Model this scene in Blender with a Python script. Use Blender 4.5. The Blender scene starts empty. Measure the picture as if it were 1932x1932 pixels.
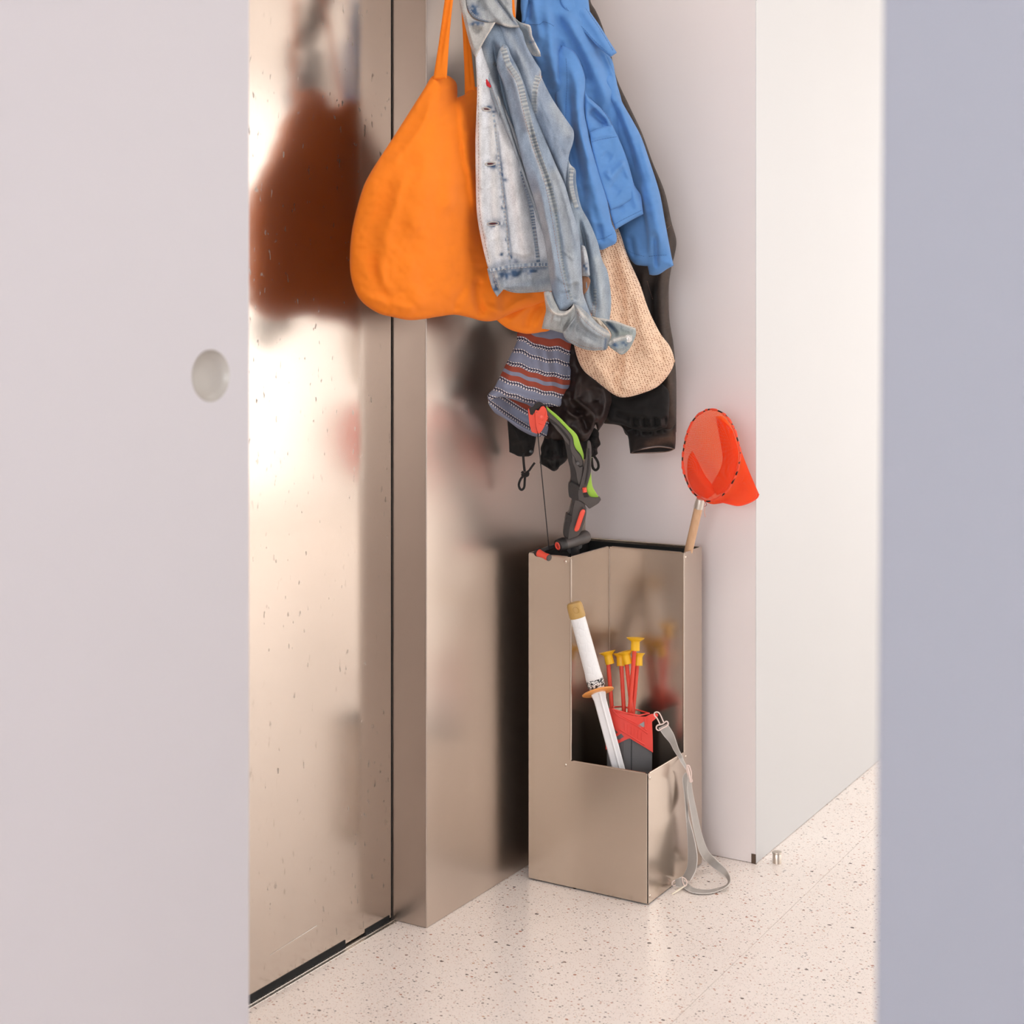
import bpy, bmesh, math, random
import numpy as np
from mathutils import Vector, Matrix
from mathutils.geometry import delaunay_2d_cdt
R = math.radians
# ------------------------------------------------------------------ camera
TH, F, HZ, CH = .5401, 2754.6, 630.4, 1.1       # yaw, focal length in px, horizon row, camera height
CS, SN = math.cos(TH), math.sin(TH)
sc = bpy.context.scene
COL = sc.collection
cam = bpy.data.cameras.new('camera')
cam.sensor_width = 36
cam.lens = F / 1932 * 36
cam.shift_y = (HZ - 966) / 1932
cam.clip_start = .05
cam.dof.use_dof = True
cam.dof.focus_distance = 2.8
cam.dof.aperture_fstop = 5.2
co = bpy.data.objects.new('camera', cam)
COL.objects.link(co)
co.location = (0, 0, CH)
co.rotation_euler = (R(90), 0, TH)
sc.camera = co
# ------------------------------------------------------------------ light
sc.view_settings.view_transform = 'Standard'
sc.view_settings.look = 'None'
sc.view_settings.gamma = 1
sc.view_settings.use_curve_mapping = False
sc.view_settings.exposure = -0.18
sc.cycles.use_denoising = True
sc.cycles.max_bounces = 8
sc.cycles.adaptive_threshold = .02
sc.cycles.diffuse_bounces = 6
sc.cycles.glossy_bounces = 5
sc.cycles.caustics_reflective = True
sc.cycles.sample_clamp_indirect = 6
W = bpy.data.worlds.new('sky')
sc.world = W
W.use_nodes = True
W.node_tree.nodes['Background'].inputs[0].default_value = (.85, .92, 1, 1)
W.node_tree.nodes['Background'].inputs[1].default_value = .6
DAY_N = ((1, .985, .97), 1.0)    # passage window nearest the opening, dimmer than the others
DAY_A = ((1, .985, .97), 2.3)     # passage windows: warm daylight
DAY_B = ((.92, .95, 1.0), 8.8)
FILL_LAMP = ((1, .96, .93), 11.5)       # unseen round ceiling lamp, added to brighten the niche    # window of the room behind the camera: cool daylight

# ------------------------------------------------------------------ helpers
def lin(c):
    return tuple(((v / 255 + .055) / 1.055) ** 2.4 if v > 10 else v / 255 / 12.92 for v in c)

class NT:
    """small node-tree helper"""
    def __init__(s, name):
        s.m = bpy.data.materials.new(name)
        s.m.use_nodes = True
        s.t = s.m.node_tree
        s.b = s.t.nodes['Principled BSDF']
        s.i = s.b.inputs
    def n(s, kind, **kw):
        nd = s.t.nodes.new(kind)
        for k, v in kw.items():
            if k.startswith('i_'):
                nd.inputs[k[2:].replace('_', ' ')].default_value = v
            else:
                setattr(nd, k, v)
        return nd
    def l(s, a, b): s.t.links.new(a, b)
    def co(s, which='Object', scale=(1, 1, 1), rot=(0, 0, 0)):
        tc = s.n('ShaderNodeTexCoord')
        mp = s.n('ShaderNodeMapping')
        mp.inputs['Scale'].default_value = scale
        mp.inputs['Rotation'].default_value = rot
        s.l(tc.outputs[which], mp.inputs[0])
        return mp.outputs[0]
    def noise(s, vec, scale, detail=3, rough=.5, dist=0):
        nd = s.n('ShaderNodeTexNoise')
        nd.inputs['Scale'].default_value = scale
        nd.inputs['Detail'].default_value = detail
        nd.inputs['Roughness'].default_value = rough
        nd.inputs['Distortion'].default_value = dist
        s.l(vec, nd.inputs['Vector'])
        return nd.outputs['Fac']
    def ramp(s, fac, stops):
        nd = s.n('ShaderNodeValToRGB')
        e = nd.color_ramp.elements
        while len(e) < len(stops): e.new(.5)
        for k, (p, c) in enumerate(stops):
            e[k].position = p
            e[k].color = (c, c, c, 1) if isinstance(c, (int, float)) else (*c, 1)
        s.l(fac, nd.inputs[0])
        return nd.outputs[0]
    def mix(s, a, b, fac, mode='MIX'):
        nd = s.n('ShaderNodeMix', data_type='RGBA', blend_type=mode)
        for sock, v in ((nd.inputs[0], fac), (nd.inputs[6], a), (nd.inputs[7], b)):
            if isinstance(v, bpy.types.NodeSocket): s.l(v, sock)
            else: sock.default_value = v if isinstance(v, (int, float)) else ((*v, 1) if len(v) == 3 else v)
        return nd.outputs[2]
    def math(s, op, a, b=0):
        nd = s.n('ShaderNodeMath', operation=op)
        for sock, v in ((nd.inputs[0], a), (nd.inputs[1], b)):
            if isinstance(v, bpy.types.NodeSocket): s.l(v, sock)
            else: sock.default_value = v
        return nd.outputs[0]
    def bump(s, h, strength=.2, dist=.001):
        nd = s.n('ShaderNodeBump')
        nd.inputs['Strength'].default_value = strength
        nd.inputs['Distance'].default_value = dist
        s.l(h, nd.inputs['Height'])
        s.l(nd.outputs[0], s.i['Normal'])
    def base(s, v):
        if isinstance(v, bpy.types.NodeSocket): s.l(v, s.i['Base Color'])
        else: s.i['Base Color'].default_value = (*v, 1)

def plain(name, col, rough=.5, metal=0, grain=0, gscale=60, spec=.5, gdist=.0005):
    m = NT(name)
    m.i['Roughness'].default_value = rough
    m.i['Metallic'].default_value = metal
    m.i['Specular IOR Level'].default_value = spec
    v = m.co()
    nz = m.noise(v, gscale, 4)
    m.base(m.mix(col, tuple(c * .82 for c in col), m.math('MULTIPLY', nz, .5)))
    if grain: m.bump(nz, grain, gdist)
    return m.m

def link(name, me, mat=None, parent=None, smooth=False):
    o = bpy.data.objects.new(name, me)
    COL.objects.link(o)
    if mat is not None: me.materials.append(mat)
    if parent is not None: o.parent = parent
    if smooth: me.shade_smooth()
    return o

def thing(name, label, cat, loc=(0, 0, 0), group=None):
    o = bpy.data.objects.new(name, None)
    COL.objects.link(o)
    o.empty_display_size = .05
    o['label'] = label; o['category'] = cat
    if group: o['group'] = group
    return o

def tag(o, label, cat, group=None):
    o['label'] = label; o['category'] = cat
    if group: o['group'] = group
    return o

def struct(o, label=None, cat=None):
    o['kind'] = 'structure'
    if label: o['label'] = label
    if cat: o['category'] = cat
    return o

class MB:
    def __init__(s): s.v = []; s.f = []
    def add(s, v, f):
        n = len(s.v); s.v += [tuple(p) for p in v]; s.f += [tuple(i + n for i in q) for q in f]; return s
    def box(s, x0, x1, y0, y1, z0, z1, M=None):
        v = [(x, y, z) for z in (z0, z1) for y in (y0, y1) for x in (x0, x1)]
        if M is not None: v = [M @ Vector(p) for p in v]
        return s.add(v, [(0, 2, 3, 1), (4, 5, 7, 6), (0, 1, 5, 4), (2, 6, 7, 3), (0, 4, 6, 2), (1, 3, 7, 5)])
    def prism(s, pts, off):
        """closed prism: polygon pts (3-D) swept by vector off"""
        n = len(pts); off = Vector(off)
        a = [Vector(p) for p in pts]; b = [p + off for p in a]
        return s.add(a + b, [tuple(range(n))[::-1], tuple(range(n, 2 * n))] + [(i, (i + 1) % n, n + (i + 1) % n, n + i) for i in range(n)])
    def tube(s, pts, r, seg=8, closed=False, flat=1.0, caps=True):
        """tube along pts; r number or list"""
        P = [Vector(p) for p in pts]; n = len(P)
        rr = r if isinstance(r, (list, tuple)) else [r] * n
        t0 = (P[1] - P[0]).normalized()
        up = Vector((0, 0, 1)) if abs(t0.z) < .9 else Vector((1, 0, 0))
        nrm = t0.cross(up).normalized(); vs = []
        for i in range(n):
            if closed: t = (P[(i + 1) % n] - P[i - 1]).normalized()
            else: t = (P[min(i + 1, n - 1)] - P[max(i - 1, 0)]).normalized()
            nrm = (nrm - t * nrm.dot(t)).normalized()
            bn = t.cross(nrm)
            for k in range(seg):
                a = 2 * math.pi * k / seg
                vs.append(P[i] + nrm * (math.cos(a) * rr[i]) + bn * (math.sin(a) * rr[i] * flat))
        fs = []
        for i in range(n if closed else n - 1):
            for k in range(seg):
                j = (i + 1) % n; l = (k + 1) % seg
                fs.append((i * seg + k, i * seg + l, j * seg + l, j * seg + k))
        if not closed and caps: fs += [tuple(range(seg))[::-1], tuple(range((n - 1) * seg, n * seg))]
        return s.add(vs, fs)
    def lathe(s, prof, M, seg=24):
        """prof: [(r,z)] around local z, transformed by M"""
        vs = []
        for r, z in prof:
            for k in range(seg):
                a = 2 * math.pi * k / seg
                vs.append(M @ Vector((r * math.cos(a), r * math.sin(a), z)))
        fs = [(i * seg + k, i * seg + (k + 1) % seg, (i + 1) * seg + (k + 1) % seg, (i + 1) * seg + k) for i in range(len(prof) - 1) for k in range(seg)]
        fs += [tuple(range(seg))[::-1], tuple(range((len(prof) - 1) * seg, len(prof) * seg))]
        return s.add(vs, fs)
    def build(s, name, mat, parent=None, smooth=False, bevel=0, bseg=2):
        me = bpy.data.meshes.new(name)
        me.from_pydata(s.v, [], s.f); me.validate()
        bm = bmesh.new(); bm.from_mesh(me)
        bmesh.ops.recalc_face_normals(bm, faces=bm.faces)
        if bevel:
            es = [e for e in bm.edges if len(e.link_faces) == 2 and e.calc_face_angle(0) > .5]
            bmesh.ops.bevel(bm, geom=es, offset=bevel, segments=bseg, profile=.5, affect='EDGES', clamp_overlap=True)
        bm.to_mesh(me); bm.free()
        o = link(name, me, mat, parent)
        if smooth or bevel:
            me.shade_smooth()
            me.set_sharp_from_angle(angle=R(40))
        if bevel and not smooth:
            wn = o.modifiers.new('weighted_normal', 'WEIGHTED_NORMAL'); wn.keep_sharp = True; wn.weight = 100
        return o

def P(x, y, Y):
    """the room point seen at photo pixel (x, y) at distance Y in front of the camera"""
    X = (x - 966) * Y / F
    return Vector((X * CS - Y * SN, X * SN + Y * CS, CH - (y - HZ) * Y / F))
def depth_a(x, a):
    t = (x - 966) / F
    return a / (t * SN + CS)
def PA(x, y, a): return P(x, y, depth_a(x, a))
VIEW = Vector((-SN, CS, 0))      # camera forward
RIGHT = Vector((CS, SN, 0))

# ------------------------------------------------------------------ materials of the room
def steel(name, col, rough, stains=0, streak=(1, 1, 1), gs=400, metal=.98, rv=.05):
    m = NT(name)
    m.i['Metallic'].default_value = metal
    v = m.co(scale=streak)
    g = m.noise(v, gs, 3)
    cl = m.noise(m.co(), 3.2, 4, .6)
    c = m.mix(tuple(k * .93 for k in col), tuple(min(1, k * 1.07) for k in col), cl)
    r = m.math('ADD', m.math('MULTIPLY', g, rv), rough - rv / 2)
    r = m.math('ADD', r, m.math('MULTIPLY', cl, .05))
    if stains:
        sv = m.co(scale=(1, 1, .4), rot=(R(18), 0, 0))
        dr = m.ramp(m.noise(sv, 105, 2, .55), [(.66, 0), (.74, .8)])
        big = m.ramp(m.noise(m.co(scale=(1, 1, .5)), 5, 3, .6), [(.38, 0), (.6, 1)])
        d = m.math('MULTIPLY', m.math('MULTIPLY', dr, big), stains)
        c = m.mix(c, tuple(k * .32 for k in col), d)
        r = m.math('ADD', r, m.math('MULTIPLY', d, .35))
    m.base(c)
    m.l(r, m.i['Roughness'])
    m.bump(g, .02, .00002)
    return m.m

def mat_terrazzo():
    m = NT('terrazzo')
    v = m.co()
    base = m.mix(lin((243, 232, 224)), lin((249, 241, 234)), m.noise(v, 5, 3))
    fine = m.ramp(m.noise(v, 260, 2, .5), [(.60, 0), (.68, 1)])
    base = m.mix(base, lin((176, 158, 146)), m.math('MULTIPLY', fine, .3))
    def chips(scale, thr, rnd_hi, seed, cols):
        mp = m.co(scale=(1, 1.25, 1)); 
        ad = m.n('ShaderNodeVectorMath', operation='ADD'); ad.inputs[1].default_value = (seed, seed * 2.3, 0)
        m.l(mp, ad.inputs[0])
        wob = m.n('ShaderNodeTexNoise'); wob.inputs['Scale'].default_value = scale * 2.2
        m.l(ad.outputs[0], wob.inputs['Vector'])
        sc_ = m.n('ShaderNodeVectorMath', operation='SCALE'); sc_.inputs['Scale'].default_value = .35 / scale
        m.l(wob.outputs['Color'], sc_.inputs[0])
        ad2 = m.n('ShaderNodeVectorMath', operation='ADD')
        m.l(ad.outputs[0], ad2.inputs[0]); m.l(sc_.outputs[0], ad2.inputs[1])
        vo = m.n('ShaderNodeTexVoronoi', feature='F1'); vo.inputs['Scale'].default_value = scale
        m.l(ad2.outputs[0], vo.inputs['Vector'])
        sep = m.n('ShaderNodeSeparateColor'); m.l(vo.outputs['Color'], sep.inputs[0])
        keep = m.math('GREATER_THAN', sep.outputs[0], rnd_hi)
        size = m.math('ADD', m.math('MULTIPLY', sep.outputs[1], thr), thr * .45)
        inside = m.math('LESS_THAN', vo.outputs['Distance'], size)
        rp = m.ramp(sep.outputs[2], [(k / len(cols), c) for k, c in enumerate(cols)])
        for nd in m.t.nodes:
            if nd.bl_idname == 'ShaderNodeValToRGB' and nd.outputs[0] == rp: nd.color_ramp.interpolation = 'CONSTANT'
        return m.math('MULTIPLY', keep, inside), rp
    cols = [lin((72, 58, 50)), lin((176, 112, 84)), lin((120, 96, 82)), lin((44, 38, 36)), lin((150, 104, 84)), lin((196, 152, 112))]
    for sc_, th_, kp, sd in ((75, .21, .86, 3.1), (140, .25, .60, 11.7), (300, .28, .55, 23.3)):
        k, c = chips(sc_, th_, kp, sd, cols)
        base = m.mix(base, c, m.math('MULTIPLY', k, .9 if sc_ < 120 else .75 if sc_ < 200 else .5))
    m.base(base)
    m.i['Roughness'].default_value = .22
    m.i['Specular IOR Level'].default_value = .55
    m.bump(m.noise(v, 9, 2), .04, .002)
    return m.m

def paint(name, col, rough=.6):
    m = NT(name)
    v = m.co()
    m.base(m.mix(col, tuple(c * .965 for c in col), m.noise(v, 2.5, 3)))
    m.i['Roughness'].default_value = rough
    m.bump(m.noise(v, 340, 2), .05, .0004)
    return m.m

M_wall = paint('wall_paint', lin((238, 234, 231)))
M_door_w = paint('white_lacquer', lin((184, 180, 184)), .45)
M_steel_door = steel('scuffed_door_steel', (.56, .485, .425), .14, 1.0, (1, 1, .15))
M_steel_wall = steel('brushed_wall_steel', (.62, .54, .472), .27, 0, (1, 1, .12))
M_steel_post = steel('post_steel', (.48, .405, .35), .33, 0, (1, 1, .12))
M_steel_stand = steel('stand_steel', (.57, .485, .41), .22, 0, (1, 1, 1), 500, 1, .015)
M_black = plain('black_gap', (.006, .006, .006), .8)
M_terr = mat_terrazzo()
M_grout = plain('joint_filler', lin((190, 176, 164)), .8)
def emit(name, col, s):
    m = NT(name)
    m.base((.8, .8, .8))
    m.i['Emission Color'].default_value = (*col, 1)
    m.i['Emission Strength'].default_value = s
    return m.m
M_day_a = emit('bright_daylight_glass', *DAY_A)
M_day_n = emit('dim_daylight_glass', *DAY_N)
M_day_b = emit('cool_daylight_glass', *DAY_B)
M_frame = plain('window_frame_paint', lin((225, 222, 220)), .5)

# ------------------------------------------------------------------ the room
BS, BD, AC, AW, BW = -1.525, -1.602, 2.236, 2.860, -1.124   # steel wall, steel door, post, pier, pier end
CEIL, BR, A0, A1 = 2.75, 2.6, -2.6, 7.4

# floor: a mortar bed and terrazzo slabs with open joints
MB().box(-2.2, BR + .2, A0, A1, -.08, -.004).build('subfloor', M_grout)
fl = bpy.data.objects.new('floor', None); COL.objects.link(fl); struct(fl)
bpy.data.objects['subfloor'].parent = fl
be = [-2.2, -.980, -.02, .94, 1.9, BR + .2]
ae = [A0, -1.15, .19, 1.531, 2.872, 3.325, 4.2, 5.1, 6.2, A1]
slab_me = {}
for i in range(len(be) - 1):
    for j in range(len(ae) - 1):
        w, d = be[i + 1] - be[i], ae[j + 1] - ae[j]
        g = .00035
        o = MB().box(be[i] + g, be[i + 1] - g, ae[j] + g, ae[j + 1] - g, -.02, 0).build('slab', M_terr, fl)
MB().box(-2.4, BR + .3, A0 - .2, A1 + .2, CEIL, CEIL + .12).build('ceiling', M_wall)
struct(bpy.data.objects['ceiling'])
# left wall: steel clad panel between post and corner, post folded from the same sheet
lamp = thing('added_fill_lamp', 'added round white ceiling lamp out of view, brightening the coat niche', 'lamp')  # lamp added out of view to brighten pier, clothes and floor
LM = Matrix.Translation((-.42, 1.85, CEIL - .06))
MB().lathe([(.001, .06), (.33, .06), (.33, .0), (.315, .0), (.315, .01)][::-1], LM, 48).build('housing', M_frame, lamp, smooth=True)
MB().lathe([(.001, .004), (.312, .004), (.312, .012), (.001, .012)], LM, 48).build('diffuser', emit('fill_lamp_diffuser', *FILL_LAMP), lamp)
wl = bpy.data.objects.new('wall_left', None); COL.objects.link(wl); struct(wl)
MB().box(BS - .05, BS, AC + .0, AW + .3, 0, CEIL).build('steel_cladding', M_steel_wall, wl, bevel=.0022)
post = MB().box(BD - .02, BS - .0004, AC - .0006, AC + .045, .0015, CEIL).build('steel_return', M_steel_post, wl)
MB().tube([(BS - .0012, AC + .0006, .002), (BS - .0012, AC + .0006, CEIL)], .0017, 10).build('folded_edge', M_steel_post, wl, smooth=True)
MB().box(BD - .10, BD - .05, A0, AC, 0, CEIL).build('pocket_back', M_wall, wl)
# gap seal between the sliding door and the post
MB().box(BD - .014, BD - .001, AC - .0035, AC + .01, .0, CEIL).build('door_seal', M_black, wl)
# steel sliding door
d1 = bpy.data.objects.new('door_1', None); COL.objects.link(d1); struct(d1, 'brushed stainless steel sliding door, scuffed and stained, left of the steel post', 'door')
MB().box(BD - .04, BD, .55, AC - .0045, .006, CEIL - .1).build('door_leaf', M_steel_door, d1, bevel=.0015)
for y0, y1, hh in ((1.81, 2.09, .0115), (2.15, 2.225, .0095)):
    MB().box(BD - .020, BD + .0012, y0, y1, .0025, .003 + hh).build('brush_seal', M_black, d1)
# scratch of bare bright metal low on the door
MB().add([(BD + .0003, 1.885, .062), (BD + .0003, 2.01, .0675), (BD + .0003, 2.01, .069), (BD + .0003, 1.885, .0625)], [(0, 1, 2, 3)]).build('scratch', emit('x', (0, 0, 0), 0), d1)
bpy.data.objects['scratch'].data.materials[0] = plain('bare_scratch', (.85, .82, .78), .35, .6)
# floor rail
t1 = bpy.data.objects.new('trim_1', None); COL.objects.link(t1); struct(t1)
m_rail = steel('rail_steel', (.72, .68, .63), .25)
MB().box(BD - .03, BD + .006, .55, AC, .0, .0028).build('floor_rail', m_rail, t1, bevel=.0008)
MB().box(BD + .0072, BD + .0125, .55, AC - .0, .0, .0016).build('rail_lip', m_rail, t1, bevel=.0006)
# pier (short white wall behind the clothes) with its bright passage side
wb = MB().box(BS - .05, BW - .001, AW, AW + .26, .0012, CEIL).build('wall_back', paint('pier_paint', lin((237, 228, 225))))
struct(wb)
# passage wall runs on from the pier in the same plane
M_pass = paint('passage_paint', lin((208, 208, 208)))
wf = bpy.data.objects.new('wall_passage', None); COL.objects.link(wf)
MB().box(BW - .3, BW - .001, AW + .26, A1, .0012, CEIL).build('masonry', M_pass, wf)
MB().box(BW - .001, BW, AW, A1, .0012, CEIL).build('plaster', M_pass, wf)
struct(wf)
wfar = bpy.data.objects.new('wall_far', None); COL.objects.link(wfar); struct(wfar)
for q in ((BW - .3, -.95, 0, CEIL), (2.35, BR + .2, 0, CEIL), (-.95, 2.35, 0, .08), (-.95, 2.35, 2.62, CEIL)):
    MB().box(q[0], q[1], A1, A1 + .1, q[2], q[3]).build('plaster', M_wall, wfar)
w = bpy.data.objects.new('window_4', None); COL.objects.link(w); struct(w)
fr = MB()
for q in ((-.95, -.90, .08, 2.62), (2.30, 2.35, .08, 2.62), (.68, .73, .08, 2.62), (-.95, 2.35, .08, .13), (-.95, 2.35, 2.57, 2.62)):
    fr.box(q[0], q[1], A1 + .01, A1 + .07, q[2], q[3])
fr.build('window_frame', M_frame, w)
MB().box(-.92, 2.32, A1 + .03, A1 + .036, .1, 2.6).build('window_pane', M_day_a, w)
# worn plaster corner at the foot of the pier
MB().box(BW - .010, BW - .0003, AW - .0012, AW + .006, .0, .020).build('chipped_corner', plain('bare_plaster', lin((92, 74, 60)), .9), wb)
# right wall with passage windows (bright daylight)
wr = bpy.data.objects.new('wall_right', None); COL.objects.link(wr); struct(wr)
WIN_A = [(1.15, 3.05), (3.2, 5.15), (5.3, 7.25)]
z0, z1 = .08, 2.62
def wall_with_windows(parent, wins, lo, hi, x0, x1, name='plaster'):
    cur = lo
    for a, b in wins:
        MB().box(x0, x1, cur, a, 0, CEIL).build(name, M_wall, parent)
        MB().box(x0, x1, a, b, 0, z0).build(name, M_wall, parent)
        MB().box(x0, x1, a, b, z1, CEIL).build(name, M_wall, parent)
        cur = b
    MB().box(x0, x1, cur, hi, 0, CEIL).build(name, M_wall, parent)
wall_with_windows(wr, WIN_A + [], A0, A1, BR, BR + .18)
for k, (a, b) in enumerate(WIN_A):
    w = bpy.data.objects.new('window_%d' % (k + 1), None); COL.objects.link(w); struct(w)
    fr = MB(); x = BR + .05
    for q in ((a, a + .05, z0, z1), (b - .05, b, z0, z1), (a, b, z0, z0 + .05), (a, b, z1 - .05, z1)):
        fr.box(x, x + .06, *q)
    fr.build('window_frame', M_frame, w)
    MB().box(x + .02, x + .026, a + .05, b - .05, z0 + .05, z1 - .05).build('window_pane', M_day_n if k == 0 else M_day_a, w)
# wall the camera looks past, right of the opening
PX0, PA0 = 1659, .9
e_top, e_bot = P(1665, 0, depth_a(1665, PA0)), P(1651, 1932, depth_a(1651, PA0))
sl = (e_bot.x - e_top.x) / (e_bot.z - e_top.z)
xz = lambda z: e_top.x + sl * (z - e_top.z)
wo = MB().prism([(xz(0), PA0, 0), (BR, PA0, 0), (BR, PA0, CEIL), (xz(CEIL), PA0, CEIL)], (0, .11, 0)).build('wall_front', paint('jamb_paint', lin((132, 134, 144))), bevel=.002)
struct(wo)
# room behind the camera
MB().box(-2.3, BR + .2, A0 - .1, A0, 0, CEIL).build('wall_rear', M_wall); struct(bpy.data.objects['wall_rear'])
w = bpy.data.objects.new('window_5', None); COL.objects.link(w); struct(w)
MB().box(-.9, 1.9, A0 + .002, A0 + .03, .7, 2.3).build('window_pane', M_day_b, w)
fr = MB()
for q in ((-.96, -.9, .64, 2.36), (1.9, 1.96, .64, 2.36), (-.96, 1.96, .64, .7), (-.96, 1.96, 2.3, 2.36)):
    fr.box(q[0], q[1], A0 + .001, A0 + .05, q[2], q[3])
fr.build('window_frame', M_frame, w)
# white foreground door leaf standing open, with a round finger pull
BE = -1.075
de_t, de_b = P(470, 0, 1.62), P(475.5, 1932, 1.62)
edge_a = (de_t.y + de_b.y) / 2; edge_b = (de_t.x + de_b.x) / 2
ph = TH * 0 + R(3.0)                 # the leaf stands almost parallel to the steel wall
dd = Vector((-math.sin(ph), -math.cos(ph), 0)); nn = Vector((math.cos(ph), -math.sin(ph), 0))
def hole_leaf():
    # leaf with a circular pocket: local u runs back from the free edge, v = z
    o3 = Vector((edge_b, edge_a, 0)); L, T = .86, .042
    q = lambda u, z, t=0: o3 + dd * u - nn * t + Vector((0, 0, z))
    # centre of the pull from the photo
    ray = P(398, 709, 1) - Vector((0, 0, CH))
    den = ray.dot(nn); Yp = o3.dot(nn) / den
    c = Vector((ray.x, ray.y, 0)) * Yp; uc = (c - o3).dot(dd); zc = CH + ray.z * Yp
    Rr = 99 / 2 * Yp / F
    n = 48; lo, hi = .004, CEIL - .06
    circ = [q(uc + Rr * math.cos(2 * math.pi * k / n), zc + Rr * math.sin(2 * math.pi * k / n)) for k in range(n)]
    s = .09
    def sqp(k):
        a = 2 * math.pi * k / n; x, y = math.cos(a), math.sin(a); m = max(abs(x), abs(y)); return (uc + s * x / m if uc + s * x / m > .004 else .004, zc + s * y / m)
    sq = [q(*sqp(k)) for k in range(n)]
    mb = MB()
    mb.add(circ + sq, [(k, (k + 1) % n, n + (k + 1) % n, n + k) for k in range(n)])
    u0, u1 = max(uc - s, .004), uc + s
    for (ua, ub, za, zb) in ((.004, L, lo, zc - s), (.004, L, zc + s, hi), (u1, L, zc - s, zc + s)) + (((.004, u0, zc - s, zc + s),) if u0 > .0041 else ()):
        mb.add([q(ua, za), q(ub, za), q(ub, zb), q(ua, zb)], [(0, 1, 2, 3)])
    # rounded free edge, end, back
    for (a, b) in (((.004, 0), (.0012, .0012)), ((.0012, .0012), (0, .004)), ((0, .004), (0, T)), ((0, T), (L, T)), ((L, T), (L, 0))):
        mb.add([q(a[0], lo, a[1]), q(b[0], lo, b[1]), q(b[0], hi, b[1]), q(a[0], hi, a[1])], [(0, 1, 2, 3)])
    mb.add([q(.004, hi), q(L, hi), q(L, hi, T), q(0, hi, T), q(0, hi, .004)], [(0, 1, 2, 3, 4)])
    root = bpy.data.objects.new('door_2', None); COL.objects.link(root)
    struct(root, 'white lacquered door leaf in the left foreground with a round recessed pull', 'door')
    mb.build('door_leaf', M_door_w, root)
    # pull: a dished cup, the shade of its recess mixed into the colour
    prof = [(1.0, 0), (.975, .0008), (.94, .004), (.8, .008), (.5, .0105), (.0, .011)]
    cv, cf = [], []
    for r, t in prof[:-1]:
        cv += [q(uc + Rr * r * math.cos(2 * math.pi * k / n), zc + Rr * r * math.sin(2 * math.pi * k / n), t) for k in range(n)]
    for i in range(len(prof) - 2):
        cf += [(i * n + k, i * n + (k + 1) % n, (i + 1) * n + (k + 1) % n, (i + 1) * n + k) for k in range(n)]
    cf.append(tuple(range((len(prof) - 2) * n, (len(prof) - 1) * n)))
    MB().add(cv, cf).build('finger_pull', paint('shaded_pull_lacquer', lin((168, 162, 155)), .35), root, smooth=True)
hole_leaf()
# small metal door stop on the floor by the pier
ds = thing('door_stop', 'small capped metal floor stud by the foot of the white wall corner', 'door stop')
m_stop = steel('stop_metal', (.62, .55, .48), .3, .8)
cpos = P(1466, 1628, F * CH / (1628 - HZ)); cpos.z = 0
Ms = Matrix.Translation(cpos)
MB().lathe([(.0092, 0), (.0092, .019), (.0088, .0195)], Ms, 28).build('stud', m_stop, ds, smooth=True)
MB().lathe([(.0084, .0195), (.0101, .0200), (.0104, .0215), (.0098, .0232), (.006, .0238)], Ms, 28).build('cap', m_stop, ds, smooth=True)

# ------------------------------------------------------------------ the steel umbrella stand
SA, SB, SW, SD, W1, D1, HT, HL = 2.544, -1.4879, .268, .2592, .098, .1679, .6565, .2536
HT += .001
stand = thing('umbrella_stand', 'brushed steel umbrella stand with a low front corner, standing on the floor', 'umbrella stand')
T = .0014
def sheet(name, poly, axis, pos, side):
    """poly in (s, z); axis 'x' -> the sheet spans x at y=pos, axis 'y' -> spans y at x=pos; side = thickness direction"""
    pts = [(s, pos, z) if axis == 'x' else (pos, s, z) for s, z in poly]
    off = (0, T * side, 0) if axis == 'x' else (T * side, 0, 0)
    return MB().prism(pts, off).build(name, M_steel_stand, stand, bevel=.0005)
g = .0023; zb = .003
x0, x1, y0, y1 = SB, SB + SW, SA, SA + SD
xm, ym = SB + W1, SA + D1
sheet('front_panel', [(x0 + g, zb), (x1 - g, zb), (x1 - g, HL), (xm + .001, HL), (xm + .001, HT), (x0 + g, HT)], 'x', y0, 1)
sheet('side_panel', [(y0 + g, zb), (y1 - g, zb), (y1 - g, HT), (y0 + g, HT)], 'y', x0, 1)
sheet('side_panel', [(y0 + g, zb), (y1 - g, zb), (y1 - g, HT), (ym - .001, HT), (ym - .001, HL), (y0 + g, HL)], 'y', x1, -1)
sheet('back_panel', [(x0 + g, zb), (x1 - g, zb), (x1 - g, HT), (x0 + g, HT)], 'x', y1, -1)
sheet('inner_panel', [(y0 + g, .01), (ym - .0005, .01), (ym - .0005, HT), (y0 + g, HT)], 'y', xm, -1)
sheet('inner_panel', [(xm + .0005, .01), (x1 - g, .01), (x1 - g, HT), (xm + .0005, HT)], 'x', ym, 1)
MB().box(x0 + .003, x1 - .003, y0 + .003, y1 - .003, .004, .006).build('base_plate', M_black, stand)
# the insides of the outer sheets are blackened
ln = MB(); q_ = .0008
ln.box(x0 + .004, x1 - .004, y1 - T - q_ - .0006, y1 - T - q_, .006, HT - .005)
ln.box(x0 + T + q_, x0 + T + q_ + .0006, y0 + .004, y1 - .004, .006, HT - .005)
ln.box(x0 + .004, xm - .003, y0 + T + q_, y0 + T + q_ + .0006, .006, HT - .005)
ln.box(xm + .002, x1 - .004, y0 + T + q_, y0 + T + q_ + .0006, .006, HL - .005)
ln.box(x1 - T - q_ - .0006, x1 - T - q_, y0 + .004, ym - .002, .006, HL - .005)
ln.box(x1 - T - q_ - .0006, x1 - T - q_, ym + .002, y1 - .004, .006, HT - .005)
ln.build('inner_lining', M_black, stand)
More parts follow.
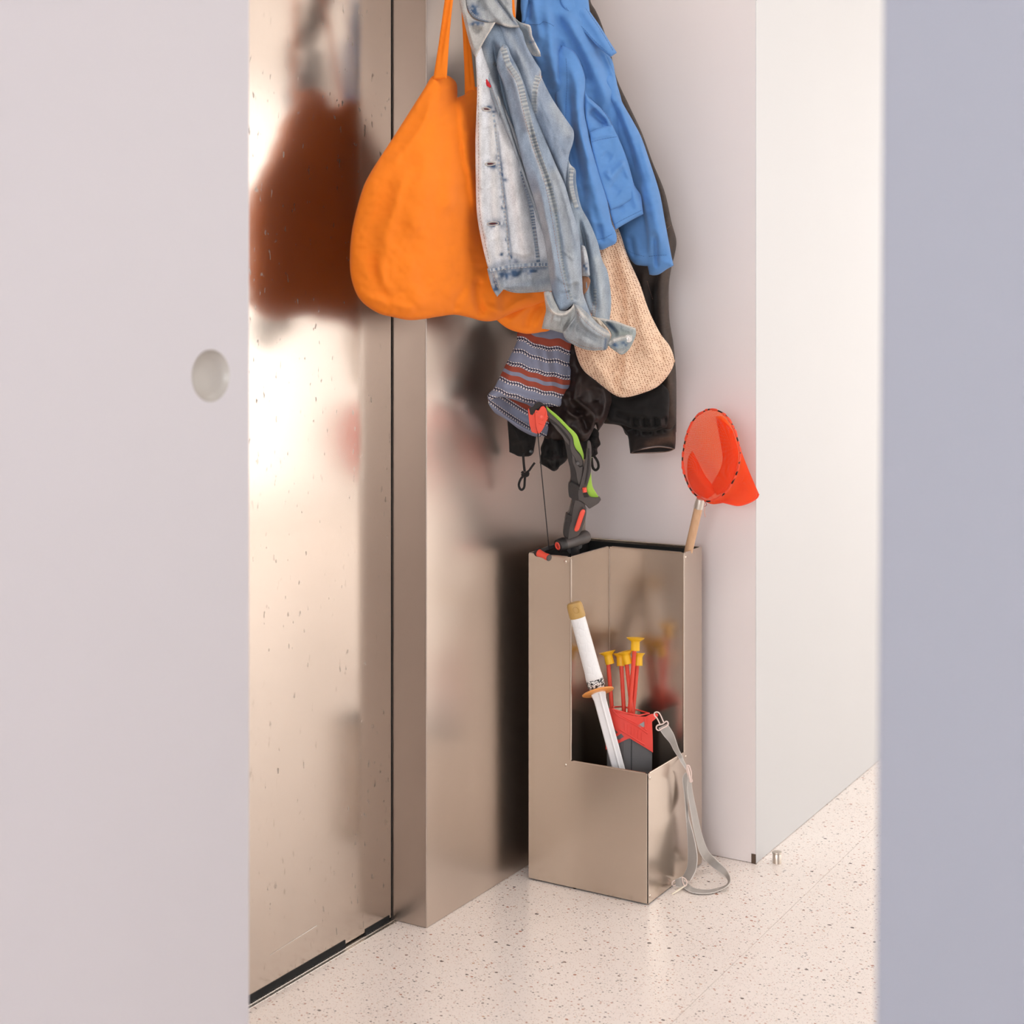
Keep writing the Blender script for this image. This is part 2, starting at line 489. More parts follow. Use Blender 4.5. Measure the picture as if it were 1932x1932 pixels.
# bent corner strips behind the open seams
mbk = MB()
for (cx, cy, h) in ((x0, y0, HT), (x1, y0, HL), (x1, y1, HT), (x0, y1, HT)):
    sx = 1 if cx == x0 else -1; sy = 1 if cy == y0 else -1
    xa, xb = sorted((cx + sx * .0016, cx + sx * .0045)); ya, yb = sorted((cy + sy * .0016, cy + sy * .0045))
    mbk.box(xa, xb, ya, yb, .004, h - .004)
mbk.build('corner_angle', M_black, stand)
# hemmed rims
def rim(pts, r=.0016):
    return MB().tube(pts, r, 10).build('rim', M_steel_stand, stand, smooth=True)
e = .006
rim([(x0 + e, y0 + .001, HT), (xm - e, y0 + .001, HT)])
rim([(xm + e, y0 + .001, HL), (x1 - e, y0 + .001, HL)])
rim([(x1 - .001, y0 + e, HL), (x1 - .001, ym - .001, HL)])
rim([(xm - .0008, y0 + e, HT), (xm - .0008, ym - e, HT)])
rim([(xm + e, ym + .0008, HT), (x1 - e, ym + .0008, HT)])
rim([(x1 - .001, ym + e, HT), (x1 - .001, y1 - e, HT)])
rim([(x0 + e, y1 - .001, HT), (x1 - e, y1 - .001, HT)])
rim([(x0 + .001, y0 + e, HT), (x0 + .001, y1 - e, HT)])
# folded vertical edges
rim([(xm + .0006, y0 + .0008, HL + .002), (xm + .0006, y0 + .0008, HT - .004)], .0022)
rim([(x1 - .0006, ym - .0008, HL + .002), (x1 - .0006, ym - .0008, HT - .004)], .0020)
rim([(xm + .0006, ym + .0006, .012), (xm + .0006, ym - .0006, HT - .004)], .0012)
def rivet(p, n):
    M = Matrix.Translation(p) @ Vector(n).to_track_quat('Z', 'Y').to_matrix().to_4x4()
    MB().lathe([(.0036, -.0003), (.0036, .0003), (.003, .0009), (.0012, .0012)], M, 16).build('rivet', M_steel_stand, stand, smooth=True)
rivet((xm - .012, y0, HT - .010), (0, -1, 0))
rivet((xm - .012, y0, HL - .010), (0, -1, 0))
rivet((x1, ym + .008, HT - .010), (1, 0, 0))
rivet((x1, ym + .008, HL - .010), (1, 0, 0))
rivet((x1, y0 + .008, HL - .010), (1, 0, 0))
rivet((x1, y0 + .008, .016), (1, 0, 0))

# ------------------------------------------------------------------ cloth
def catmull(pts, step=3.0, closed=False, corner=55):
    """smooth polyline through pts (kept sharp where it turns by more than corner degrees)"""
    A = [np.array(p, float) for p in pts]; n = len(A)
    def turn(i):
        if not closed and i in (0, n - 1): return 180
        a = A[i] - A[i - 1]; b = A[(i + 1) % n] - A[i]
        return abs(math.degrees(math.atan2(a[0] * b[1] - a[1] * b[0], a[0] * b[0] + a[1] * b[1])))
    sharp = [turn(i) > corner for i in range(n)]
    out = []
    for i in range(n if closed else n - 1):
        p1, p2 = A[i], A[(i + 1) % n]
        L = np.linalg.norm(p2 - p1)
        m0 = (p2 - p1) if sharp[i] else (p2 - A[i - 1]) * .5
        m1 = (p2 - p1) if sharp[(i + 1) % n] else (A[(i + 2) % n] - p1) * .5
        for v, w in ((0, m0), (1, m1)):
            l = np.linalg.norm(w)
            if l > L * 1.2:
                if v == 0: m0 = w * (L * 1.2 / l)
                else: m1 = w * (L * 1.2 / l)
        k = max(1, int(round(L / step)))
        for j in range(k):
            t = j / k; t2, t3 = t * t, t * t * t
            out.append((2 * t3 - 3 * t2 + 1) * p1 + (t3 - 2 * t2 + t) * m0 + (-2 * t3 + 3 * t2) * p2 + (t3 - t2) * m1)
    if not closed: out.append(A[-1])
    return np.array(out)

def seg_dist(Q, L, closed=False):
    """distance, signed side and arclength fraction of points Q (n,2) to polyline L (m,2)"""
    A = L; B = np.roll(L, -1, 0)
    if not closed: A, B = A[:-1], B[:-1]
    ab = B - A; l2 = np.maximum((ab ** 2).sum(1), 1e-9); ln = np.sqrt(l2)
    cum = np.concatenate([[0], np.cumsum(ln)])
    best = np.full(len(Q), 1e9); side = np.ones(len(Q)); frac = np.zeros(len(Q))
    for k in range(len(A)):
        d = Q - A[k]
        tr = (d @ ab[k]) / l2[k]; t = np.clip(tr, 0, 1)
        e = d - t[:, None] * ab[k]
        dd = (e ** 2).sum(1); m = dd < best
        best[m] = dd[m]
        side[m] = np.sign(ab[k][0] * d[m, 1] - ab[k][1] * d[m, 0] + 1e-12)
        frac[m] = (cum[k] + t[m] * ln[k]) / cum[-1]
    return np.sqrt(best), side, frac

def inside(Q, L):
    r = np.zeros(len(Q), bool); x, y = Q[:, 0], Q[:, 1]
    for i in range(len(L)):
        x1, y1 = L[i - 1]; x2, y2 = L[i]
        if y1 == y2: continue
        c = ((y1 > y) != (y2 > y)) & (x < (x2 - x1) * (y - y1) / (y2 - y1) + x1)
        r ^= c
    return r

def tps(ctrl):
    """smooth depth surface through control points [(x, y, Y)]"""
    C = np.array(ctrl, float); n = len(C)
    if n == 1: return lambda Q: np.full(len(Q), C[0, 2])
    if n < 4:
        mu = C[:, :2].mean(0); A = (C[:, :2] - mu) / 100; y = C[:, 2] - C[:, 2].mean()
        w = np.linalg.solve(A.T @ A + np.eye(2) * .02, A.T @ y)
        return lambda Q: C[:, 2].mean() + (Q - mu) / 100 @ w
    U = lambda r2: r2 * np.log(r2 + 1e-9)
    P2 = C[:, :2] / 100
    K = U(((P2[:, None] - P2[None]) ** 2).sum(2)); Pm = np.c_[np.ones(n), P2]
    S = np.block([[K + np.eye(n) * 1e-3, Pm], [Pm.T, np.zeros((3, 3))]])
    w = np.linalg.lstsq(S, np.r_[C[:, 2], 0, 0, 0], rcond=None)[0]
    return lambda Q: U((((Q / 100)[:, None] - P2[None]) ** 2).sum(2)) @ w[:n] + w[n] + (Q / 100) @ w[n + 1:]

def fold_h(Q, folds, fs=1.0):
    """height towards the viewer (m) of folds: (kind, points, width px, height mm [, tail px])
       g = soft ridge (or valley if negative), s = lapping edge: steep on the left of the direction of travel, falls off on the right"""
    h = np.zeros(len(Q))
    for fd in folds:
        kind, pts, w, amp = fd[:4]; amp = amp * fs
        L = catmull(pts, 6)
        d, side, fr = seg_dist(Q, L)
        tl = np.clip(np.minimum(fr, 1 - fr) * 5, 0, 1); tl = tl * tl * (3 - 2 * tl)
        if kind == 'g': h += amp * 1e-3 * np.exp(-(d / w) ** 2) * tl
        elif kind == 'G': h += amp * 1e-3 * np.exp(-(d / w) ** 2)      # untapered
        elif kind in 'sS':
            tail = fd[4] if len(fd) > 4 else w * 6
            sd = d * side
            st = 1 / (1 + np.exp(-sd / (w * .5)))
            h += amp * 1e-3 * st * np.exp(-np.maximum(sd, 0) / tail) * (tl if kind == 's' else 1)
    return h

def vnoise(Q, s, seed):
    """smooth value noise in pixel space"""
    rs = np.random.RandomState(seed); G = rs.rand(64, 64)
    q = Q / s + 31.7; i = np.floor(q).astype(int); f = q - i; f = f * f * (3 - 2 * f)
    g = lambda a, b: G[a % 64, b % 64]
    x, y = i[:, 0], i[:, 1]
    return ((g(x, y) * (1 - f[:, 0]) + g(x + 1, y) * f[:, 0]) * (1 - f[:, 1]) + (g(x, y + 1) * (1 - f[:, 0]) + g(x + 1, y + 1) * f[:, 0]) * f[:, 1]) - .5

SURF = {}; STRONG = set()
def cloth(name, outline, depth, mat, parent=None, puff=(10, 10), R_=40, folds=(), sp=3.0, edge=.9, color=None, paints=(), rumple=0, seed=1, uv=None, key=None, smooth_outline=True, sag=0):
    """a closed piece of fabric: outline in photo pixels at its own distance, rounded front and back (puff mm) and explicit folds"""
    B = catmull(outline, sp, True) if smooth_outline else catmull(outline, sp, True, 5)
    x0, y0 = B.min(0); x1, y1 = B.max(0)
    gx = np.arange(x0, x1, sp); gy = np.arange(y0, y1, sp * .87)
    G = np.array([(x + (sp / 2 if k % 2 else 0), y) for k, y in enumerate(gy) for x in gx])
    G = G[inside(G, B)]
    if len(G):
        d, _, _ = seg_dist(G, B, True); G = G[d > sp * .55]
    Q = np.vstack([B, G]); nb = len(B)
    r = delaunay_2d_cdt([Vector(q) for q in Q], [(i, (i + 1) % nb) for i in range(nb)], [], 1, 1e-5)
    V2 = np.array([tuple(v) for v in r[0]]); T3 = [tuple(f) for f in r[2]]
    if len(T3) == 0: raise ValueError(name)
    # keep only triangles inside
    cen = np.array([V2[list(f)].mean(0) for f in T3]); ok = inside(cen, B)
    T3 = [f for f, k in zip(T3, ok) if k]
    D = tps(depth)
    def height(Q):
        d, _, _ = seg_dist(Q, B, True)
        t = np.clip(d / R_, 0, 1); pf = np.sqrt(np.maximum(1 - (1 - t) ** 2, 0))
        h = fold_h(Q, folds, 2.6 if mat in STRONG else 1.9)
        if rumple: h = h + rumple * 1.35e-3 * (vnoise(Q, 46, seed) + .6 * vnoise(Q, 21, seed + 1) + .34 * vnoise(Q, 9, seed + 2))
        return d, pf, h
    def front(Q):
        d, pf, h = height(Q)
        return D(Q) - pf * puff[0] * 1e-3 - h * (.35 + .65 * np.clip(d / 6, 0, 1)), pf, h
    Yf, pf, h = front(V2)
    Yb = np.maximum(D(V2) + pf * puff[1] * 1e-3 - h * .3, Yf + edge * 1e-3 * 2)
    n = len(V2)
    vs = [P(q[0], q[1], y) for q, y in zip(V2, Yf)] + [P(q[0], q[1], y) for q, y in zip(V2, Yb)]
    cnt = {}
    for f in T3:
        for a, b in ((f[0], f[1]), (f[1], f[2]), (f[2], f[0])):
            if (b, a) in cnt: del cnt[(b, a)]
            else: cnt[(a, b)] = 1
    fs = list(T3) + [(f[0] + n, f[2] + n, f[1] + n) for f in T3] + [(a, a + n, b + n, b) for a, b in cnt]
    me = bpy.data.meshes.new(name)
    me.from_pydata(vs, [], fs)
    bm = bmesh.new(); bm.from_mesh(me); bmesh.ops.recalc_face_normals(bm, faces=bm.faces); bm.to_mesh(me); bm.free()
    if color is not None:
        C = np.tile(np.array([*color, 1.0]), (n, 1))
        for pt in paints:
            C = pt(V2, C) if callable(pt) else _stroke(V2, C, pt)
        ca = me.color_attributes.new('Col', 'FLOAT_COLOR', 'POINT')
        ca.data.foreach_set('color', np.vstack([C, C]).astype(np.float32).ravel())
    if uv is None: uvc = V2 * 2.7 / F * 1.0
    else: uvc = uv(V2)
    uvc = np.vstack([uvc, uvc]); ul = me.uv_layers.new(name='UVMap')
    idx = np.empty(len(me.loops), int); me.loops.foreach_get('vertex_index', idx)
    ul.data.foreach_set('uv', uvc[idx].astype(np.float32).ravel())
    o = link(name, me, mat, parent, True)
    if key: SURF[key] = front
    return o

def _stroke(V2, C, pt):
    """paint: (points, width px, colour, strength)"""
    pts, w, col, s = pt
    L = catmull(pts, 5) if len(pts) > 1 else np.array([pts[0], (pts[0][0] + .1, pts[0][1])])
    d, _, _ = seg_dist(V2, L)
    m = np.exp(-(d / w) ** 2) * s
    C[:, :3] = C[:, :3] * (1 - m[:, None]) + np.array(col) * m[:, None]
    return C

def blob(cx, cy, rx, ry, col, s, seed=None):
    def f(V2, C):
        q = ((V2[:, 0] - cx) / rx) ** 2 + ((V2[:, 1] - cy) / ry) ** 2
        m = np.exp(-q) * s
        if seed is not None: m = np.clip(m * (1 + 2.6 * vnoise(V2, 5, seed)), 0, 1)
        C[:, :3] = C[:, :3] * (1 - m[:, None]) + np.array(col) * m[:, None]
        return C
    return f

def on(key, x, y, lift=.0006):
    Y = SURF[key](np.array([[x, y]], float))[0][0]
    return P(x, y, Y - lift)

def stitches(key, lines, mat, parent, name='stitching', dash=4.2, gap=2.2, w=.55, lift=.0005, r=.0005):
    """rows of thread stitches lying on a fabric"""
    mb = MB()
    for pts in lines:
        L = catmull(pts, 1.0)
        cum = np.r_[0, np.cumsum(np.linalg.norm(np.diff(L, axis=0), axis=1))]
        s = 0
        ps = []
        while s + dash < cum[-1]:
            for k in (0, .5, 1):
                t = s + dash * k
                ps.append((np.interp(t, cum, L[:, 0]), np.interp(t, cum, L[:, 1])))
            s += dash + gap
        if not ps: continue
        Y = SURF[key](np.array(ps, float))[0]
        W3 = [P(q[0], q[1], y - lift) for q, y in zip(ps, Y)]
        for i in range(0, len(W3), 3):
            mb.tube(W3[i:i + 3], [r * .7, r, r * .7], 4)
    o = mb.build(name, mat, parent, True)
    o['kind'] = 'stuff'
    return o

def ribbon(name, path, widths, mat, parent, thick=.0012, key=None, side=None):
    """flat webbing strap along 3-D path; side = direction of its width at each point"""
    mb = MB(); n = len(path); vs = []
    for i in range(n):
        t = (Vector(path[min(i + 1, n - 1)]) - Vector(path[max(i - 1, 0)])).normalized()
        s = Vector(side[i] if isinstance(side, list) else side); s = (s - t * s.dot(t)).normalized()
        nn_ = t.cross(s).normalized(); w = widths[i] if isinstance(widths, (list, tuple)) else widths
        for a, b in ((-.5, -.5), (.5, -.5), (.5, .5), (-.5, .5)):
            vs.append(Vector(path[i]) + s * (a * w) + nn_ * (b * thick))
    fs = []
    for i in range(n - 1):
        for k in range(4):
            fs.append((i * 4 + k, i * 4 + (k + 1) % 4, i * 4 + 4 + (k + 1) % 4, i * 4 + 4 + k))
    fs += [(3, 2, 1, 0), tuple(range((n - 1) * 4, n * 4))]
    mb.add(vs, fs)
    return mb.build(name, mat, parent)

def smooth3(pts, k=8):
    A = [np.array(p, float) for p in pts]; out = []
    for i in range(len(A) - 1):
        p0 = A[max(i - 1, 0)]; p1 = A[i]; p2 = A[i + 1]; p3 = A[min(i + 2, len(A) - 1)]
        for j in range(k):
            t = j / k
            out.append(.5 * ((2 * p1) + (-p0 + p2) * t + (2 * p0 - 5 * p1 + 4 * p2 - p3) * t * t + (-p0 + 3 * p1 - 3 * p2 + p3) * t ** 3))
    out.append(A[-1])
    return [Vector(p) for p in out]

def seam(key, path, w, cols, mat, parent, period=6.5, lift=1.3, pucker=.7, name='felled_seam'):
    """raised double-stitched seam: a puckered band lying along path on a fabric; colours alternate with the puckers"""
    L = catmull(path, 1.4); n = len(L)
    T_ = np.gradient(L, axis=0); T_ /= np.linalg.norm(T_, axis=1)[:, None]
    N_ = np.c_[-T_[:, 1], T_[:, 0]]
    cs = np.array([-1, -.82, -.5, 0, .5, .82, 1]); m = len(cs)
    s_ = np.r_[0, np.cumsum(np.linalg.norm(np.diff(L, axis=0), axis=1))]
    Q = np.vstack([L + N_ * (c * w / 2) for c in cs])
    Yv = SURF[key](Q)[0].reshape(m, n)
    wob = np.sin(s_ / period * 2 * math.pi + 1.6 * np.sin(s_ * .13) + .9 * np.sin(s_ * .31)) * (.35 + .65 * (.5 + .5 * np.sin(s_ * .071 + 1)))
    vs, co_ = [], []
    c0, c1 = np.array(cols[0]), np.array(cols[1])
    for i in range(n):
        for j, c in enumerate(cs):
            prof = (1 - abs(c) ** 4)
            h = (lift * prof + pucker * wob[i] * (1 - abs(c) ** 2)) * 1e-3 - (.0004 if abs(c) == 1 else 0)
            q = L[i] + N_[i] * (c * w / 2)
            vs.append(P(q[0], q[1], Yv[j, i] - h))
            k = .5 + .5 * wob[i]
            co_.append((*(c0 * k + c1 * (1 - k)) * (1 if abs(c) < .8 else 1.12), 1))
    fs = [(i * m + j, i * m + j + 1, (i + 1) * m + j + 1, (i + 1) * m + j) for i in range(n - 1) for j in range(m - 1)]
    o = MB().add(vs, fs).build(name, mat, parent, True)
    ca = o.data.color_attributes.new('Col', 'FLOAT_COLOR', 'POINT'); ca.data.foreach_set('color', np.clip(np.array(co_, np.float32), 0, 1).ravel())
    return o

# ------------------------------------------------------------------ fabrics
def fabric(name, col=None, rough=.85, weave=1100, bump=.25, attr=False, mottle=.18, ms=30, sheen=.15, wr=0, mott_col=None):
    m = NT(name)
    v = m.co('UV')
    if attr:
        a = m.n('ShaderNodeAttribute', attribute_name='Col'); base = a.outputs['Color']
    else: base = (*col, 1)
    nz = m.noise(v, ms, 5, .65)
    dark = m.n('ShaderNodeMix', data_type='RGBA', blend_type='MULTIPLY')
    dark.inputs[0].default_value = 1
    g = m.ramp(nz, [(.25, 1 - mottle), (.75, 1 + mottle * .3)])
    if isinstance(base, bpy.types.NodeSocket): m.l(base, dark.inputs[6])
    else: dark.inputs[6].default_value = base
    m.l(g, dark.inputs[7])
    if attr:
        vs_ = m.co('UV', (1, .35, 1), (0, 0, R(-14)))
        w_ = m.ramp(m.noise(vs_, 75, 4, .6), [(.32, .80), (.5, 1.0), (.68, 1.16)])
        d2 = m.n('ShaderNodeMix', data_type='RGBA', blend_type='MULTIPLY'); d2.inputs[0].default_value = 1
        m.l(dark.outputs[2], d2.inputs[6]); m.l(w_, d2.inputs[7]); dark = d2
    m.base(dark.outputs[2])
    m.i['Roughness'].default_value = rough
    m.i['Specular IOR Level'].default_value = .25
    m.i['Sheen Weight'].default_value = sheen
    m.i['Sheen Roughness'].default_value = .5
    w1 = m.n('ShaderNodeTexWave', wave_type='BANDS', bands_direction='DIAGONAL')
    w1.inputs['Scale'].default_value = weave * .3
    w1.inputs['Distortion'].default_value = 1.5
    m.l(v, w1.inputs['Vector'])
    h = m.math('ADD', m.math('MULTIPLY', w1.outputs['Fac'], .35), m.noise(v, weave, 3))
    if wr: h = m.math('ADD', h, m.math('MULTIPLY', m.noise(v, 26, 4, .6), wr))
    m.bump(h, bump, .0006)
    return m.m

M_orange = fabric('orange_canvas', lin((247, 131, 28)), .8, 900, .3, mottle=.10, ms=9, sheen=.05)
M_orange_in = fabric('orange_canvas_strap', lin((247, 131, 28)), .8, 900, .3, mottle=.08, ms=14, sheen=0)  # same orange as the bag body, used on two straps
M_denim = fabric('washed_denim', attr=True, weave=1300, bump=.45, mottle=.34, ms=480, sheen=.1)
M_blue = fabric('blue_cotton_twill', lin((92, 140, 198)), .8, 1500, .22, mottle=.16, ms=24, sheen=.1)
M_brown = fabric('dark_brown_denim', attr=True, rough=.9, weave=900, bump=.6, mottle=.35, ms=260, sheen=.1)
M_black_f = fabric('black_satin', lin((44, 34, 32)), .42, 1500, .10, mottle=.1, sheen=0)
M_black_c = fabric('black_cotton', lin((26, 23, 22)), .75, 1100, .3, mottle=.2, sheen=.05, wr=2.5)
STRONG |= {M_denim}
M_thread_w = plain('pale_thread', lin((196, 186, 176)), .8)
M_thread_d = plain('navy_thread', lin((62, 84, 112)), .8)
M_thread_r = plain('rust_thread', lin((150, 112, 92)), .8)
M_thread_b = plain('blue_thread', lin((60, 96, 146)), .8)

# ------------------------------------------------------------------ coat rack just above the frame
rack = thing('coat_rack', 'steel coat rail with round pegs on the steel wall, holding the bags and jackets', 'coat rack')
m_rk = steel('rack_steel', (.6, .56, .52), .3)
PEGS = [(868, 2.60), (925, 2.70), (985, 2.74), (1045, 2.86), (1100, 2.95)]
RZ = CH + (HZ + 170) * 2.7 / F
MB().box(BS, BS + .012, 2.30, 2.84, RZ - .03, RZ + .03).build('rail', m_rk, rack, bevel=.002)
for px, Y in PEGS:
    t = (px - 966) / F; a = t * Y * SN + Y * CS
    b = t * Y * CS - Y * SN
    MB().tube([(BS + .01, a, RZ), (b, a, RZ + .005), (b + .03, a, RZ + .02)], .006, 12).build('peg', m_rk, rack, smooth=True)

# ------------------------------------------------------------------ orange tote bag
tote = thing('tote_bag', 'bright orange canvas tote bag hanging full in front of the steel post', 'bag')
cloth('bag_body', [(817, 143), (842, 142), (856, 150), (862, 160), (863, 184), (877, 178), (894, 164), (925, 170), (965, 260), (1022, 420), (1040, 520), (1040, 560), (1021, 571), (969, 590), (937, 604),
      (912, 606), (885, 599), (858, 594), (830, 597), (800, 602), (772, 604), (745, 599), (712, 590), (680, 566), (664, 530), (660, 488), (665, 430), (683, 360), (700, 324), (742, 259), (800, 168)],
      [(663, 480, 2.47), (742, 259, 2.53), (820, 145, 2.60), (800, 600, 2.55), (850, 380, 2.60), (900, 170, 2.72), (905, 320, 2.71), (920, 420, 2.73), (1035, 540, 2.82), (937, 600, 2.70)],
      M_orange, tote, (52, 26), 120, [
      ('s', [(862, 170), (866, 215), (874, 290), (886, 350), (893, 420)][::-1], 5, 11, 60),
      ('g', [(833, 150), (815, 260), (790, 380), (760, 470)], 26, 5), ('g', [(855, 190), (852, 300), (846, 420)], 16, 4),
      ('g', [(745, 330), (718, 400), (690, 470)], 14, -3), ('g', [(770, 300), (738, 420), (718, 520), (735, 580)], 12, 3.5),
      ('g', [(700, 470), (712, 530), (745, 585)], 10, -4), ('g', [(905, 520), (900, 560), (915, 600)], 9, -6), ('g', [(925, 500), (935, 560), (940, 600)], 9, 6),
      ('g', [(680, 560), (730, 570), (790, 590)], 9, 3), ('g', [(1015, 560), (980, 572), (945, 590), (905, 570)], 9, 5), ('g', [(880, 540), (860, 570), (862, 592)], 8, -3),
      ('g', [(818, 165), (800, 230), (735, 320)], 8, 3), ('g', [(800, 590), (780, 540), (770, 480)], 14, 2.5)],
      3.2, rumple=5, seed=5)
cloth('bottom_fold', [(928, 596), (945, 611), (960, 621), (978, 627), (996, 630), (1020, 627), (1038, 622), (1048, 600), (1050, 560), (1020, 556), (980, 575), (950, 588)],
      [(930, 600, 2.70), (1040, 560, 2.84), (1000, 630, 2.80)], M_orange, tote, (16, 12), 30,
      [('g', [(1024, 570), (1000, 588), (990, 622)], 7, -5), ('g', [(1010, 570), (985, 590), (955, 612)], 7, 4), ('g', [(1036, 580), (1020, 600), (1012, 625)], 6, 4)], 2.4, rumple=3, seed=8)
def strap_px(name, pts, w, mat, parent, thick=.0022):
    """strap through photo points (x, y, Y, width px)"""
    A = smooth3([P(x, y, Y) for x, y, Y in pts], 8)
    return ribbon(name, A, w, mat, parent, thick, side=RIGHT)
wpx = lambda px, Y: px * Y / F
cloth('strap', [(862, -172), (876, -172), (868, -90), (855, 0), (848, 70), (843, 148), (817, 150), (828, 80), (839, 0), (852, -90)], [(868, -170, 2.60), (830, 150, 2.58), (850, 0, 2.59)], M_orange, tote, (3, 3), 7,
      [('g', [(866, -160), (848, 0), (834, 90), (829, 142)], 2.5, -1.6), ('g', [(870, -160), (852, 0), (838, 90), (832, 142)], 2.5, 1.2)], 2.4)
cloth('strap', [(870, -172), (884, -172), (884, 0), (888, 80), (897, 168), (900, 186), (877, 182), (876, 130), (873, 60), (870, 0)], [(876, -170, 2.62), (888, 180, 2.69), (880, 0, 2.68)], M_orange_in, tote, (3, 3), 7,
      [('g', [(878, 0), (884, 80), (891, 175)], 2.5, -1.6)], 2.4)
cloth('strap', [(935, -176), (950, -176), (966, -60), (971, 10), (975, 70), (978, 230), (955, 235), (958, 100), (958, 0), (950, -70)], [(945, -170, 2.71), (965, 0, 2.75), (968, 230, 2.76)], M_orange_in, tote, (3, 3), 7, (), 3)
MB().lathe([(.0001, 0), (.0028, 0), (.0022, .0008), (.0004, .001)], Matrix.Translation(P(844, 381, 2.52)) @ (-VIEW).to_track_quat('Z', 'Y').to_matrix().to_4x4() @ Matrix.Scale(.55, 4, (0, 1, 0)), 12)

# ------------------------------------------------------------------ light blue denim jacket
DL, DM, DD, DI = lin((222, 224, 228)), lin((150, 160, 168)), lin((110, 122, 132)), lin((66, 92, 124))
DW = lin((224, 216, 206))
dj = thing('denim_jacket', 'faded light blue denim jacket with open front hanging over the orange bag', 'jacket')
def holes(y):
    pass
bh = [(917.5, 206, 16), (925, 309, 20), (930, 422, 22)]
panel_p = [([(936, 235), (945, 320), (954, 388), (964, 490)], 3, DM, .5), ([(985, 331), (1000, 388), (1008, 440), (1016, 485)], 3.5, DI, .6),
           ([(904, 150), (904, 300), (908, 420), (925, 500)], 5, DW, .5), ([(940, 250), (948, 330), (956, 400), (965, 480)], 2.2, DI, .45),
           ([(925, 505), (950, 496), (1030, 494)], 7, DI, .45), ([(950, 240), (965, 330), (980, 430), (990, 490)], 12, DW, .35), ([(928, 215), (930, 300), (934, 400), (940, 480)], 8, DW, .4)]
for bx, by, bw_ in bh: panel_p.append(blob(bx + 6, by + 1, 15, 8, DI, .95, int(by)))
for q in ((946, 330), (947, 352), (949, 372), (951, 392), (952, 340), (944, 318), (938, 296), (955, 452), (962, 485), (948, 480), (972, 492)): panel_p.append(blob(q[0], q[1], 5, 4, DI, .8, q[1]))
cloth('front_panel', [(896, 96), (899, 145), (900, 181), (897, 259), (897.5, 336), (899.5, 401), (908, 453), (919, 500), (923, 512), (1045, 512), (1050, 470), (1030, 404), (1008, 344), (990, 290), (962, 225), (932, 153), (915, 110), (908, 88)],
      [(900, 120, 2.60), (900, 400, 2.595), (925, 510, 2.60), (1040, 510, 2.67), (980, 290, 2.655), (930, 150, 2.63)], M_denim, dj, (7, 3), 24, [
      ('g', [(905, 200), (908, 300), (910, 400), (928, 500)], 6, 2), ('G', [(936, 235), (945, 320), (954, 388), (964, 505)], 1.8, -1.4), ('g', [(985, 331), (1000, 388), (1012, 470)], 4, -1.5),
      ('g', [(960, 260), (972, 340), (985, 430), (995, 500)], 12, 5), ('g', [(927, 230), (932, 330), (940, 430), (952, 500)], 7, 1.6), ('g', [(917, 215), (921, 300), (922, 400)], 5, -1.2), ('g', [(903, 230), (912, 240), (926, 236)], 3, 1.2), ('g', [(905, 350), (915, 356), (930, 350)], 3, 1.0), ('g', [(912, 440), (926, 452), (946, 446)], 4, 1.3), ('g', [(960, 470), (985, 480), (1010, 474)], 4, 1.4)],
      2.1, color=DL, paints=panel_p, rumple=3, seed=11, key='panel')
stitches('panel', [[(934, 235), (943, 320), (952, 388), (962, 490)], [(987, 336), (1002, 392), (1010, 440), (1018, 490)], [(903, 160), (903, 300), (905, 400), (924, 498)]], M_thread_r, dj)
for bx, by, bw_ in bh:       # buttonholes: a slit with a thread border
    n = 20; a = math.radians(8 if by < 250 else -4)
    ring = [(bx + bw_ * .5 * math.cos(2 * math.pi * k / n) * math.cos(a), by + 3.2 * math.sin(2 * math.pi * k / n) + bw_ * .5 * math.cos(2 * math.pi * k / n) * math.sin(a)) for k in range(n)]
    b_ = MB().tube([on('panel', *q, .0006) for q in ring], .00095, 6, closed=True).build('buttonhole', M_thread_w, dj, smooth=True)
    slit = [(bx + (q[0] - bx) * .62, by + (q[1] - by) * .42) for q in ring]
    MB().prism([on('panel', *q, .0004) for q in slit], VIEW * -.0006).build('slit', plain('rust_slit', lin((92, 34, 24)), .8) if 'rust_slit' not in bpy.data.materials else bpy.data.materials['rust_slit'], b_)
cloth('waistband', [(919, 507), (930, 506), (954, 502), (995, 498), (1036, 498), (1044, 520), (1044, 549), (1031, 550), (1006, 552), (980, 553), (964, 551), (950, 546), (945, 552), (938, 560), (929, 545), (923, 525)],
      [(920, 510, 2.590), (938, 558, 2.60), (1040, 500, 2.66), (1040, 550, 2.67)], M_denim, dj, (5, 4), 10,
      [('g', [(933, 512), (936, 530), (940, 548)], 3, 2.5), ('g', [(950, 545), (975, 538), (1010, 541)], 7, 4), ('g', [(955, 508), (950, 528), (958, 540)], 4, -2), ('g', [(985, 505), (980, 525)], 4, -2), ('g', [(1005, 505), (1002, 530)], 5, 2)],
      1.9, color=lin((176, 182, 188)), paints=[([(925, 512), (955, 508), (1030, 505)], 4, DI, .55), ([(935, 514), (942, 545)], 3, DW, .7), blob(948, 520, 14, 9, DI, .9, 3), blob(975, 516, 14, 7, DI, .8, 4), blob(1003, 512, 14, 7, DI, .75, 5), blob(935, 540, 8, 12, DI, .7, 6), ([(960, 545), (1000, 535), (1035, 530)], 8, lin((140, 152, 164)), .7)], rumple=3, seed=14, key='band')
stitches('band', [[(926, 512), (954, 508), (995, 504), (1034, 503)], [(929, 514), (934, 530), (941, 548)], [(946, 543), (965, 547), (1006, 548), (1032, 546)]], M_thread_w, dj)
